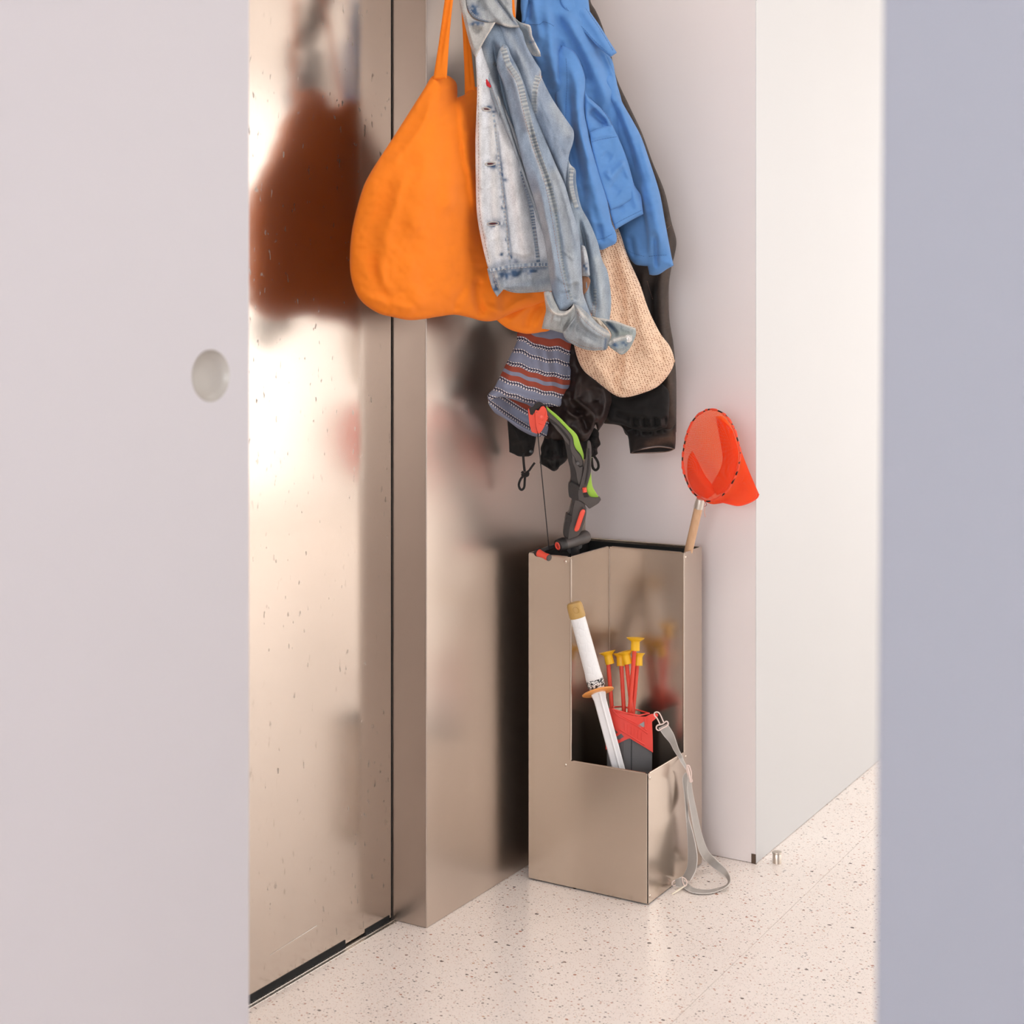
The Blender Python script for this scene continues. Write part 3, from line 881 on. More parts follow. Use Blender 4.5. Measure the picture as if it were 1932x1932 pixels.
# body roll next to the front panel and the torso behind
cloth('torso', [(915, 40), (934, 43), (955, 52), (985, 54), (1000, 110), (1010, 180), (1045, 300), (1075, 400), (1085, 480), (1060, 530), (1036, 500), (1026, 466), (1006, 404), (985, 344), (969, 290), (943, 225), (915, 153), (900, 118), (903, 98)],
      [(905, 100, 2.635), (1000, 60, 2.70), (1040, 480, 2.70), (960, 260, 2.66), (1070, 460, 2.74)], M_denim, dj, (14, 8), 22, [
      ('g', [(912, 100), (925, 150), (948, 220), (972, 285), (1000, 360), (1022, 430), (1034, 490)], 8, 12),
      ('g', [(938, 70), (952, 110), (965, 170)], 7, 8), ('g', [(926, 60), (938, 125), (954, 197), (983, 285), (1010, 360)], 4, -7), ('g', [(985, 240), (1010, 320), (1036, 400), (1048, 480)], 11, 6), ('s', [(1000, 330), (980, 270), (958, 205), (940, 150)], 2.2, 4, 9)],
      2.3, color=lin((132, 148, 166)), paints=[([(912, 100), (948, 220), (1000, 360), (1034, 490)], 9, lin((176, 180, 182)), .7), blob(952, 106, 16, 10, DI, .4, 2)], rumple=4, seed=21, key='torso')
# inner pocket flap edge and blank red tab
cloth('pocket_flap', [(921, 158), (932, 170), (943, 188), (945, 205), (942, 222), (934, 200), (926, 180)], [(930, 180, 2.618), (942, 215, 2.622)], M_denim, dj, (3, 2), 5, (), 1.6, color=DM, paints=[([(925, 164), (938, 180), (944, 200)], 2, DW, .8)])
cloth('woven_tab', [(915, 147), (920, 151), (927, 163), (924, 166), (917, 160)], [(920, 155, 2.612)], fabric('red_tab', lin((196, 38, 48)), .7), dj, (1.5, 1), 3, (), 1.2)
# back panel that bulges to the right
cloth('back_panel', [(941, 46), (980, 50), (993, 85), (1010, 116), (1020, 132), (1022, 146), (1042, 186), (1068, 225), (1081, 244), (1083, 256), (1081, 270), (1074, 292), (1071, 320), (1074, 375), (1083, 410), (1074, 420), (1062, 350), (1044, 305), (1024, 262), (1008, 222), (992, 183), (974, 137), (951, 85)],
      [(960, 60, 2.67), (1083, 250, 2.72), (1010, 200, 2.67), (1075, 400, 2.72), (1020, 130, 2.70)], M_denim, dj, (16, 10), 26, [
      ('g', [(960, 60), (985, 110), (1006, 170), (1035, 240), (1060, 320), (1073, 380)], 12, 7), ('g', [(1018, 142), (1009, 168), (1007, 207)], 4, -3), ('g', [(1040, 200), (1060, 250), (1068, 300)], 12, 4), ('g', [(965, 56), (980, 90), (1000, 130)], 6, -3), ('s', [(1060, 300), (1040, 240), (1018, 190), (1000, 150)], 2.5, 3, 12), ('g', [(1060, 230), (1076, 262)], 5, 3), ('g', [(1050, 260), (1066, 300)], 4, -2.5), ('s', [(985, 120), (972, 90), (962, 64)], 2, 2.5, 9)],
      2.3, color=lin((138, 153, 172)), paints=[([(1022, 138), (1010, 165), (1008, 210)], 5, DW, .6), ([(1018, 138), (1006, 165), (1003, 205)], 2, DI, .5), ([(958, 64), (985, 115), (1003, 170)], 7, lin((176, 182, 186)), .5), ([(1044, 200), (1070, 250)], 10, lin((170, 176, 180)), .6)], rumple=4, seed=27, key='back')
stitches('back', [[(1019, 140), (1008, 165), (1006, 210)], [(1023, 143), (1013, 167), (1010, 212)]], M_thread_r, dj)
# sleeve with the flat-felled seam, near side
cloth('sleeve', [(949, 82), (958, 88), (964, 104), (980, 135), (1000, 186), (1024, 250), (1046, 305), (1066, 350), (1078, 392), (1090, 430), (1095, 466), (1097, 500), (1099, 535), (1101, 556), (1114, 592), (1126, 622), (1110, 630), (1088, 600), (1080, 575), (1066, 586), (1055, 587), (1044, 560), (1038, 530), (1034, 498), (1030, 470), (1022, 430), (1010, 385), (990, 320), (975, 262), (962, 210), (950, 160), (938, 128), (940, 100)],
      [(950, 100, 2.62), (980, 250, 2.635), (1050, 330, 2.655), (1040, 470, 2.62), (1095, 480, 2.66), (1060, 580, 2.62), (1115, 610, 2.66)], M_denim, dj, (17, 14), 26, [
      ('g', [(985, 160), (1004, 225), (1022, 290), (1046, 360), (1062, 440), (1075, 520), (1088, 580)], 3.2, 1.8),
      ('g', [(978, 165), (996, 225), (1014, 290), (1038, 360), (1054, 440), (1066, 520), (1080, 570)], 3, -3.5),
      ('g', [(1005, 300), (1026, 370), (1042, 440), (1052, 520), (1058, 570)], 11, 8), ('g', [(1040, 300), (1065, 370), (1082, 440), (1090, 520), (1100, 580)], 12, 7),
      ('g', [(1030, 380), (1046, 450), (1052, 500)], 7, -4), ('g', [(958, 110), (972, 150), (985, 200), (1000, 260)], 8, 5), ('g', [(1088, 530), (1084, 570)], 6, -4), ('s', [(1092, 500), (1078, 430), (1056, 350), (1034, 290)], 2.5, 3.2, 12), ('s', [(1046, 540), (1040, 470), (1026, 400), (1006, 330)], 2.5, 3, 11), ('g', [(1060, 470), (1082, 490)], 3, 2), ('g', [(1048, 520), (1070, 535), (1090, 530)], 3, 2.2), ('g', [(1056, 555), (1076, 550)], 3, -2)],
      2.1, color=lin((140, 155, 172)), paints=[([(949, 90), (959, 124), (980, 155), (995, 220), (1011, 277), (1031, 336), (1047, 414), (1060, 500), (1078, 566)], 3.2, DM, .7), ([(952, 90), (962, 124), (984, 157), (999, 222), (1015, 277), (1034, 336)], 2.2, DI, .5), ([(948, 92), (958, 126), (976, 155), (991, 220), (1007, 277), (1027, 336)], 4, DW, .45),
      blob(962, 118, 14, 9, DI, .6, 9), ([(1045, 330), (1068, 420), (1078, 500), (1092, 570)], 12, lin((178, 182, 184)), .75), ([(1012, 370), (1032, 450), (1040, 520)], 9, lin((172, 178, 180)), .6)], rumple=4, seed=33, key='sleeve')
stitches('sleeve', [[(947, 92), (957, 126), (975, 156), (990, 221), (1006, 279), (1026, 338), (1042, 415), (1056, 500), (1072, 566)], [(953, 92), (963, 124), (984, 156), (999, 221), (1015, 278), (1035, 338)]], M_thread_r, dj, dash=3.6, gap=2)
SC = (lin((182, 184, 182)), lin((118, 131, 144)))
seam('sleeve', [(950, 92), (960, 122), (979, 153), (994, 212), (1011, 277), (1032, 338), (1048, 400)], 12, SC, M_denim, dj, 7)
seam('sleeve', [(1048, 398), (1056, 460), (1066, 520), (1080, 568)], 5, (lin((170, 174, 174)), lin((120, 134, 146))), M_denim, dj, 6, .8, .35)
seam('back', [(1015, 143), (1011, 160), (1008, 185), (1008, 212)], 11, SC, M_denim, dj, 6.5)
seam('panel', [(984, 322), (1000, 380), (1009, 440), (1016, 496)], 8, (lin((190, 194, 196)), DI), M_denim, dj, 6, .8, .6)
seam('panel', [(931, 214), (941, 300), (950, 385), (962, 494)], 5, (lin((212, 210, 206)), lin((150, 166, 184))), M_denim, dj, 9, .7, .5)
seam('torso', [(930, 119), (942, 124), (955, 127)], 8, (lin((150, 152, 150)), lin((70, 86, 108))), M_denim, dj, 5)
# far sleeve
cloth('sleeve', [(1072, 298), (1076, 310), (1086, 321), (1087, 344), (1096, 388), (1112, 419), (1127, 455), (1136, 490), (1146, 512), (1152, 548), (1153, 576), (1150, 606), (1140, 610), (1122, 600), (1104, 570), (1096, 500), (1086, 440), (1072, 380), (1068, 340)],
      [(1080, 320, 2.72), (1110, 450, 2.73), (1150, 560, 2.77), (1110, 590, 2.72)], M_denim, dj, (15, 10), 22, [
      ('g', [(1078, 312), (1074, 345), (1082, 385)], 4, 4), ('g', [(1090, 400), (1106, 470), (1115, 540), (1122, 590)], 4, -9), ('g', [(1104, 420), (1124, 490), (1134, 550), (1136, 600)], 9, 8), ('g', [(1098, 455), (1108, 500), (1106, 560)], 5, 5), ('g', [(1108, 440), (1100, 480)], 4, -3)],
      2.2, color=lin((144, 159, 174)), paints=[([(1077, 312), (1076, 345), (1080, 372)], 4, DW, .5), ([(1083, 330), (1083, 365), (1090, 392)], 4, DI, .7), ([(1098, 462), (1105, 490), (1104, 515)], 4, DI, .5), ([(1125, 490), (1136, 560), (1138, 600)], 8, lin((176, 184, 188)), .7)], rumple=3, seed=37, key='fsleeve')
stitches('fsleeve', [[(1080, 318), (1079, 345), (1086, 380)], [(1119, 570), (1116, 596)], [(1125, 572), (1122, 600)]], M_thread_r, dj, dash=3, gap=2)
cloth('sleeve_placket', [(1098, 521), (1110, 522), (1114, 530), (1109, 546), (1101, 557), (1097, 540)], [(1105, 540, 2.70)], fabric('tan_lining', lin((150, 110, 84)), .8), dj, (3, 3), 6, (), 1.8)
cloth('pocket_edge', [(1097, 462), (1104, 466), (1110, 490), (1113, 520), (1098, 521), (1095, 490)], [(1103, 490, 2.695)], M_denim, dj, (5, 3), 8, [('g', [(1100, 470), (1104, 500)], 3, 2)], 1.8, color=lin((184, 188, 192)), paints=[blob(1104, 505, 6, 12, DI, .7, 4)])
seam('fsleeve', [(1079, 316), (1077, 340), (1081, 368), (1088, 392)], 9, SC, M_denim, dj, 6.5)
seam('fsleeve', [(1123, 545), (1122, 575), (1119, 602)], 6, SC, M_denim, dj, 6, .8, .4)
seam('band', [(924, 510), (938, 508), (960, 503), (995, 500), (1034, 499)], 6, (lin((200, 204, 206)), lin((96, 116, 142))), M_denim, dj, 8, .9, .7)
# cuffs: turned-up left mouth, long folded cuff, rear band with button
cloth('cuff', [(1026, 552), (1033, 549), (1041, 551), (1046, 566), (1056, 586), (1066, 587), (1076, 582), (1083, 572), (1085, 596), (1078, 610), (1068, 621), (1063, 629), (1052, 626), (1042, 623), (1022, 620), (1026, 602), (1030, 585), (1028, 568)],
      [(1028, 560, 2.60), (1060, 600, 2.605), (1025, 618, 2.61), (1083, 580, 2.62)], M_denim, dj, (9, 8), 14, [('g', [(1030, 556), (1034, 575), (1046, 590), (1064, 594), (1080, 582)], 3, 4), ('g', [(1083, 580), (1076, 605), (1064, 625)], 4, -3), ('g', [(1040, 600), (1060, 606)], 8, 3)],
      1.8, color=lin((176, 178, 176)), paints=[([(1027, 556), (1034, 578), (1046, 591), (1066, 592), (1082, 578)], 2.4, DW, .9), ([(1032, 560), (1040, 580)], 3, DD, .5)], rumple=3, seed=41, key='cuff1')
cloth('cuff_mouth', [(1033, 551), (1040, 552), (1048, 570), (1056, 587), (1049, 588), (1038, 578), (1032, 564)], [(1040, 565, 2.615)], M_denim, dj, (2, 2), 5, [('g', [(1038, 556), (1046, 578)], 2, 2)], 1.5, color=DD)
cloth('cuff', [(1084, 574), (1094, 578), (1112, 594), (1130, 612), (1150, 628), (1151, 640), (1148, 652), (1143, 660), (1130, 661), (1119, 661.5), (1099, 658), (1078, 648), (1066, 638), (1062, 628), (1073, 614), (1084, 597)],
      [(1085, 580, 2.60), (1070, 630, 2.60), (1110, 655, 2.61), (1148, 640, 2.64), (1110, 600, 2.61)], M_denim, dj, (13, 12), 18, [
      ('g', [(1084, 578), (1086, 600), (1074, 625)], 4, -5), ('g', [(1090, 585), (1100, 610), (1125, 630), (1148, 636)], 5, 6), ('g', [(1082, 620), (1100, 640), (1130, 654)], 8, 4), ('g', [(1076, 600), (1066, 625)], 5, 5), ('g', [(1092, 606), (1090, 640)], 5, -2.5)],
      1.8, color=lin((160, 164, 166)), paints=[([(1090, 584), (1112, 606), (1130, 622), (1149, 632)], 2.4, DW, .8), ([(1110, 610), (1130, 640)], 14, DM, .5), ([(1143, 640), (1141, 658)], 2.5, DI, .8)], rumple=3, seed=43, key='cuff2')
stitches('cuff2', [[(1089, 590), (1110, 612), (1130, 628), (1146, 637)], [(1078, 642), (1099, 653), (1120, 657), (1138, 656)]], M_thread_r, dj, dash=3, gap=1.8)
cloth('cuff_lining', [(1116, 597), (1128, 600), (1140, 612), (1150, 628), (1148, 634), (1130, 618), (1120, 608)], [(1130, 612, 2.645)], M_denim, dj, (3, 3), 6, [('g', [(1124, 600), (1136, 616)], 2, 2), ('g', [(1130, 604), (1142, 622)], 2, -2)], 1.5, color=lin((200, 186, 168)))
cloth('cuff_band', [(1118, 598), (1140, 601), (1162, 606), (1184, 614), (1199, 619), (1200, 630), (1196, 642), (1189, 656), (1180, 666), (1172, 669), (1163, 664), (1152, 656), (1146, 650), (1152, 638), (1152, 628), (1140, 612)],
      [(1120, 600, 2.68), (1195, 625, 2.67), (1170, 665, 2.64), (1150, 645, 2.64)], M_denim, dj, (7, 6), 10, [('s', [(1150, 642), (1168, 636), (1188, 632)], 2.5, 6, 14), ('g', [(1140, 606), (1158, 622), (1166, 634)], 4, -5), ('g', [(1170, 618), (1192, 624)], 5, 3), ('g', [(1160, 660), (1180, 655)], 3, 2)],
      1.6, color=lin((150, 158, 158)), paints=[([(1150, 612), (1160, 624), (1166, 634)], 5, lin((58, 84, 110)), .85), ([(1124, 600), (1160, 607), (1197, 620)], 2, DW, .8), ([(1150, 646), (1168, 638), (1190, 634)], 3, DW, .8), blob(1172, 630, 20, 7, lin((136, 142, 130)), .6), blob(1160, 652, 6, 6, DI, .7, 2), blob(1178, 648, 7, 7, DI, .6, 3), blob(1168, 664, 7, 4, lin((190, 190, 188)), .8)], rumple=2, seed=47, key='cuff3')
stitches('cuff3', [[(1152, 650), (1166, 643), (1184, 640)], [(1160, 661), (1172, 665), (1182, 658)]], M_thread_w, dj, dash=2.6, gap=1.4)
bmx = Matrix.Translation(on('cuff3', 1185, 639, .002)) @ (-VIEW + Vector((0.3, 0, .2))).to_track_quat('Z', 'Y').to_matrix().to_4x4()
MB().lathe([(.0066, 0), (.0072, .001), (.0064, .0022), (.004, .0018), (.003, .0028), (.001, .003)], bmx, 20).build('button', plain('pale_metal_button', (.75, .72, .68), .35, .6), dj, smooth=True)
# collar
cloth('collar', [(862, -40), (866, 0), (874, 34), (884, 75), (892, 100), (899, 109), (903, 98), (915, 75), (928, 54), (935, 42), (920, 43), (892, 35), (880, 12), (876, -40)],
      [(866, 0, 2.60), (899, 108, 2.595), (934, 43, 2.61)], M_denim, dj, (6, 5), 12, [('g', [(878, 20), (886, 60), (897, 100)], 5, 4), ('g', [(932, 46), (914, 76), (902, 100)], 3, 3), ('g', [(892, 45), (915, 50)], 5, 4), ('g', [(888, 52), (905, 62)], 4, -2)],
      1.9, color=lin((178, 176, 172)), paints=[([(934, 43), (915, 76), (902, 99), (897, 108)], 2.2, DW, 1), blob(900, 44, 14, 5, DI, .8, 12), ([(866, 0), (876, 40), (890, 92)], 4, DW, .6)], rumple=2.5, seed=51, key='collar1')
cloth('collar', [(876, -172), (925, -172), (962, -90), (966, 0), (968, 28), (978, 42), (982, 52), (962, 52), (950, 49), (935, 42), (920, 43), (897, 36), (884, 22), (877, 0), (870, -90)],
      [(900, -160, 2.67), (880, 10, 2.62), (966, 10, 2.68), (930, 40, 2.63)], M_denim, dj, (14, 10), 22, [('s', [(879, 6), (890, 28), (905, 38), (934, 44)], 2, 4, 14), ('g', [(935, -5), (955, 22), (970, 44)], 3, -5), ('g', [(908, -20), (925, 15), (950, 44)], 7, 4), ('g', [(948, -20), (962, 10)], 5, 5), ('g', [(900, 0), (915, 25)], 5, -3)],
      2, color=lin((168, 172, 174)), paints=[blob(893, 20, 14, 11, DI, .85, 5), ([(936, 0), (955, 24), (975, 48)], 2.4, DI, .7), ([(950, 46), (965, 50), (980, 50)], 2.5, DW, .7), ([(884, 12), (898, 32), (920, 41)], 2, DI, .7), blob(905, -8, 20, 6, DI, .6, 8)], rumple=3, seed=53, key='collar2')
stitches('collar2', [[(882, 8), (892, 25), (906, 35), (930, 39)], [(937, 2), (953, 22), (972, 42)]], M_thread_w, dj, dash=3, gap=1.6)
cloth('collar', [(968, 30), (980, 41), (992, 45), (1000, 48), (1003, 58), (1004, 67), (1012, 84), (1019, 98), (1020.5, 107), (1010, 106.5), (1003, 102), (993, 85), (986, 62), (980, 52)],
      [(970, 32, 2.67), (1002, 50, 2.655), (1018, 104, 2.66)], M_denim, dj, (6, 5), 9, [('g', [(985, 46), (998, 60), (1006, 85), (1015, 102)], 6, 3)],
      1.7, color=lin((128, 138, 146)), paints=[([(972, 33), (990, 44), (1001, 49), (1004, 66), (1019, 100)], 2, DW, .95), ([(994, 86), (1004, 101), (1018, 106)], 5, lin((168, 168, 166)), .8), ([(1000, 80), (1008, 78)], 2.5, DI, .7)], rumple=2, seed=57, key='collar3')
stitches('collar3', [[(988, 48), (997, 52), (1000, 68), (1013, 97)]], M_thread_r, dj, dash=2.8, gap=1.6)

# ------------------------------------------------------------------ blue work jacket
bj = thing('work_jacket', 'plain mid-blue cotton jacket with a patch pocket, hanging right of the denim jacket', 'jacket')
cloth('sleeve', [(1100, 60), (1125, 85), (1153, 110), (1162, 147), (1171, 186), (1194, 228), (1210, 259), (1226, 305), (1244, 362), (1254, 414), (1266, 479), (1271, 501), (1258, 508), (1248, 515), (1241, 518.5), (1232, 519.5), (1225, 518), (1222, 502), (1207, 501), (1197, 498), (1187, 486), (1172, 455), (1150, 380), (1120, 280), (1100, 180)],
      [(1110, 80, 2.88), (1160, 180, 2.87), (1240, 400, 2.88), (1265, 495, 2.88), (1190, 480, 2.91), (1130, 250, 2.90)], M_blue, bj, (20, 14), 30, [
      ('g', [(1150, 130), (1168, 200), (1195, 270), (1222, 350), (1240, 430), (1250, 500)], 12, 10), ('s', [(1225, 490), (1221, 430), (1212, 380), (1204, 340)], 3, 10, 18), ('g', [(1160, 200), (1185, 270), (1200, 330)], 6, -5),
      ('g', [(1188, 440), (1198, 490)], 6, -4), ('g', [(1140, 140), (1158, 200)], 8, 6), ('g', [(1205, 260), (1232, 350)], 5, 4), ('g', [(1236, 440), (1240, 510)], 4, -5)],
      2.6, rumple=5, seed=61, key='bsl')
stitches('bsl', [[(1224, 484), (1240, 482), (1262, 481)], [(1180, 470), (1195, 478), (1216, 484)]], M_thread_b, bj, dash=3.2, gap=1.2, r=.0004)
cloth('torso', [(988, -168), (1060, -172), (1100, -60), (1120, 60), (1150, 120), (1175, 200), (1180, 280), (1150, 300), (1119, 285), (1128, 330), (1100, 380), (1060, 300), (1040, 200), (1000, 100), (985, 30), (988, -20)],
      [(1000, -160, 2.84), (990, 20, 2.78), (1100, 60, 2.82), (1060, 250, 2.83), (1150, 200, 2.86)], M_blue, bj, (16, 10), 30, [
      ('g', [(1000, -60), (1010, 20), (1024, 90)], 9, 7), ('g', [(1020, 0), (1034, 40), (1042, 110), (1062, 190)], 11, 10), ('g', [(1040, 20), (1075, 70), (1100, 120), (1112, 170)], 9, -5),
      ('g', [(1060, 10), (1095, 80), (1130, 150), (1150, 215)], 13, 10), ('g', [(1052, 70), (1062, 110), (1058, 160)], 8, -5), ('g', [(1000, 0), (996, 40)], 4, -4), ('g', [(1125, 90), (1140, 120), (1155, 170)], 8, -5)],
      2.6, rumple=5, seed=63, key='btor')
stitches('btor', [[(997, 46), (1018, 46), (1025, 41), (1040, 46), (1050, 54)], [(1058, 86), (1072, 98), (1090, 112), (1101, 128)]], M_thread_b, bj, dash=6, gap=.6, r=.0005)
cloth('sleeve', [(1044, 110), (1062, 84), (1086, 100), (1102, 138), (1104, 165), (1102, 207), (1110, 250), (1119, 285), (1132, 330), (1145, 375), (1154, 420), (1160, 434), (1163.5, 445), (1162, 458), (1148, 466), (1132, 471.5), (1110, 460), (1085, 400), (1070, 330), (1060, 240), (1046, 180)],
      [(1060, 100, 2.80), (1100, 180, 2.80), (1070, 300, 2.80), (1155, 440, 2.79), (1110, 440, 2.79)], M_blue, bj, (20, 14), 26, [
      ('g', [(1070, 110), (1088, 160), (1090, 230), (1106, 300), (1126, 380), (1142, 450)], 10, 9), ('g', [(1070, 150), (1078, 230), (1088, 300), (1110, 400)], 8, -6), ('g', [(1094, 190), (1098, 250), (1118, 320)], 6, 5),
      ('g', [(1098, 330), (1110, 380), (1122, 440)], 9, 5), ('g', [(1130, 420), (1136, 460)], 5, -4)],
      2.4, rumple=4, seed=65, key='bsl2')
stitches('bsl2', [[(1118, 452), (1138, 450), (1158, 440)], [(1068, 110), (1070, 150), (1068, 190), (1067, 230)]], M_thread_b, bj, dash=4, gap=1, r=.0004)
cloth('front_panel', [(1104, 170), (1110, 183), (1125, 196), (1140, 210), (1153, 228), (1164, 256), (1176, 282), (1186, 310), (1197, 349), (1209, 368), (1212, 390), (1214, 404), (1200, 411), (1180, 422), (1161, 433.5), (1152, 405), (1140, 350), (1126, 300), (1108, 240), (1104, 205)],
      [(1108, 185, 2.80), (1150, 230, 2.84), (1210, 400, 2.84), (1160, 430, 2.80), (1120, 280, 2.81)], M_blue, bj, (9, 6), 16, [
      ('g', [(1106, 176), (1122, 200), (1145, 225), (1162, 258), (1176, 284)], 5, 6), ('g', [(1112, 205), (1130, 225), (1148, 232)], 9, -8), ('g', [(1140, 320), (1152, 330), (1170, 310), (1180, 318)], 6, 5), ('g', [(1146, 330), (1158, 370), (1176, 410)], 8, -4), ('g', [(1130, 270), (1150, 260), (1166, 266)], 6, 3),
      ('g', [(1188, 330), (1196, 370), (1208, 400)], 7, 5), ('g', [(1172, 300), (1186, 330)], 4, -3)],
      2.2, rumple=4, seed=67, key='bfp')
stitches('bfp', [[(1158, 424), (1178, 413), (1212, 396)], [(1114, 184), (1134, 204), (1150, 226), (1162, 252), (1172, 280)], [(1178, 300), (1190, 330), (1199, 354)], [(1118, 300), (1140, 372), (1150, 405)]], M_thread_b, bj, dash=4, gap=1, r=.0004)
cloth('patch_pocket', [(1113, 250), (1130, 242), (1155, 236), (1160, 246), (1167, 260), (1180, 292), (1190, 325), (1196, 350), (1200, 372), (1172, 388), (1152, 396), (1136, 350), (1122, 300), (1115, 270)],
      [(1114, 255, 2.795), (1158, 240, 2.825), (1198, 370, 2.83), (1152, 394, 2.795)], M_blue, bj, (5, 3), 8, [
      ('g', [(1116, 262), (1135, 256), (1160, 254)], 3, 2), ('g', [(1140, 320), (1152, 334), (1172, 312), (1182, 316)], 7, 6), ('g', [(1150, 350), (1170, 366)], 7, -3), ('g', [(1172, 300), (1188, 340)], 5, 3), ('g', [(1138, 290), (1154, 300)], 8, -3)],
      2.2, rumple=4, seed=69, key='bpk')
stitches('bpk', [[(1116, 268), (1138, 262), (1164, 258)]], M_thread_b, bj, dash=4, gap=1, r=.0004)
cloth('collar', [(1050, -60), (1085, -60), (1099, 0), (1116, 26), (1132, 49), (1150, 78), (1164, 99.5), (1152, 107.5), (1140, 98), (1125, 85), (1104, 62), (1086, 44), (1070, 24), (1056, 0)],
      [(1070, -40, 2.82), (1160, 100, 2.83), (1070, 20, 2.79)], M_blue, bj, (8, 5), 14, [('g', [(1095, 10), (1125, 55), (1150, 96)], 7, 4), ('g', [(1075, 10), (1100, 45), (1130, 80)], 7, -2)], 2.3, rumple=3, seed=71, key='bcol')
stitches('bcol', [[(1097, 4), (1114, 29), (1130, 52), (1159, 99)], [(1068, 14), (1086, 38), (1104, 57), (1124, 79), (1148, 100)]], M_thread_b, bj, dash=4, gap=1, r=.0004)
cloth('collar', [(985, -60), (996, -60), (997, 0), (994, 20), (990, 40), (984, 44), (984, 30), (982, 10)], [(990, 0, 2.765)], M_blue, bj, (5, 4), 7, (), 2, rumple=2, seed=3)

# ------------------------------------------------------------------ long dark brown coat behind
bc = thing('brown_coat', 'long dark brown denim coat hanging at the back against the white wall', 'coat')
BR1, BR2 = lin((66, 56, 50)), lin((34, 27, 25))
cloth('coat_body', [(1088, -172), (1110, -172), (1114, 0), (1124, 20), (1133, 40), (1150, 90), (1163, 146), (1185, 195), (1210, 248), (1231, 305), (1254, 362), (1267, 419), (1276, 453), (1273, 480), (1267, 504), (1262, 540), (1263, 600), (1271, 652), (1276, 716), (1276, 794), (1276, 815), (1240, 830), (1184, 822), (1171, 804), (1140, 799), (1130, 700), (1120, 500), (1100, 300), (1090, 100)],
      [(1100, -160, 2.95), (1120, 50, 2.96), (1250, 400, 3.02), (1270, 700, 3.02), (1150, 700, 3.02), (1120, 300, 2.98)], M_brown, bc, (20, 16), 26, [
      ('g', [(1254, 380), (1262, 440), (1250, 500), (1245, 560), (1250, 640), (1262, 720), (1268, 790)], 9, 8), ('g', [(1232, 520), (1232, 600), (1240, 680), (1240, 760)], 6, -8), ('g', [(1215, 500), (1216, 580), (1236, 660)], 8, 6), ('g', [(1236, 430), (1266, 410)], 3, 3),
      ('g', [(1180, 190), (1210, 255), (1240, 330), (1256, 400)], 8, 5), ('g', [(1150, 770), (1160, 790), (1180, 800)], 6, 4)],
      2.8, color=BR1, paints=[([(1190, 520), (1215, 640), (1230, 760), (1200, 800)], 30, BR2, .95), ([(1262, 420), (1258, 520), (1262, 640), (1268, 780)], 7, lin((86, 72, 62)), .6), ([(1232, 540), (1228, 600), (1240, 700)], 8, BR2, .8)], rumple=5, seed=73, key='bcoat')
stitches('bcoat', [[(1258, 432), (1266, 424), (1272, 440)], [(1208, 246), (1212, 262)], [(1221, 530), (1226, 548), (1232, 566)]], M_thread_r, bc, dash=2.6, gap=1.6, r=.0004)
cloth('cuff', [(1171, 800), (1184, 812), (1200, 808), (1220, 812), (1240, 806), (1262, 810), (1275, 800), (1275, 830), (1273.5, 847), (1262, 844), (1240, 842), (1215, 846), (1198, 852), (1189, 855.5), (1187, 840), (1184, 822)],
      [(1180, 810, 3.00), (1272, 820, 2.99), (1230, 845, 2.98)], M_brown, bc, (16, 12), 18, [('g', [(1198, 806), (1201, 822)], 3, -4), ('g', [(1212, 806), (1214, 824)], 3, -4), ('g', [(1226, 806), (1228, 822)], 3, -4), ('g', [(1240, 804), (1241, 820)], 3, -4), ('g', [(1252, 804), (1254, 818)], 3, -4), ('g', [(1205, 806), (1208, 824)], 3, 4), ('g', [(1234, 806), (1235, 822)], 3, 4), ('g', [(1190, 826), (1230, 828), (1272, 826)], 5, 3)],
      2.0, color=BR2, paints=[([(1225, 840), (1250, 830), (1272, 828)], 8, lin((92, 70, 58)), .6), ([(1264, 800), (1268, 830)], 6, lin((92, 72, 60)), .6)], rumple=2, seed=77, key='bcuff')
cloth('cuff_mouth', [(1191, 855), (1200, 850), (1220, 846), (1245, 843), (1272, 846.5), (1262, 851), (1240, 853), (1215, 854)], [(1230, 850, 3.00)], plain('cuff_inside', lin((22, 15, 14)), .9), bc, (2, 8), 5, (), 1.8)
mbr = MB().tube([P(x, y, 2.985) for x, y in catmull([(1190, 855.5), (1200, 850.5), (1220, 846.5), (1245, 843.5), (1273, 847), (1262, 851.5), (1240, 854), (1215, 855)], 3, True)], .0008, 6, closed=True).build('cuff_edge', plain('tan_edge', lin((132, 104, 88)), .8), bc, smooth=True)
# ruched black lining gathered above the cuff
cloth('ruched_lining', [(1140, 742), (1180, 752), (1215, 742), (1250, 724), (1262, 740), (1262, 780), (1258, 806), (1230, 815), (1205, 812), (1186, 806), (1172, 800), (1150, 797), (1142, 780)],
      [(1150, 760, 2.985), (1255, 760, 2.985), (1200, 805, 2.975)], M_black_c, bc, (14, 8), 16,
      [('g', [(1195 + k * 10, 786 + (k % 2) * 4), (1197 + k * 10, 806)], 3, 6 if k % 2 else -6) for k in range(7)] + [('g', [(1150, 760), (1180, 775), (1230, 780)], 8, 4), ('g', [(1160, 780), (1190, 790)], 5, -4)], 2.2, rumple=5, seed=79)

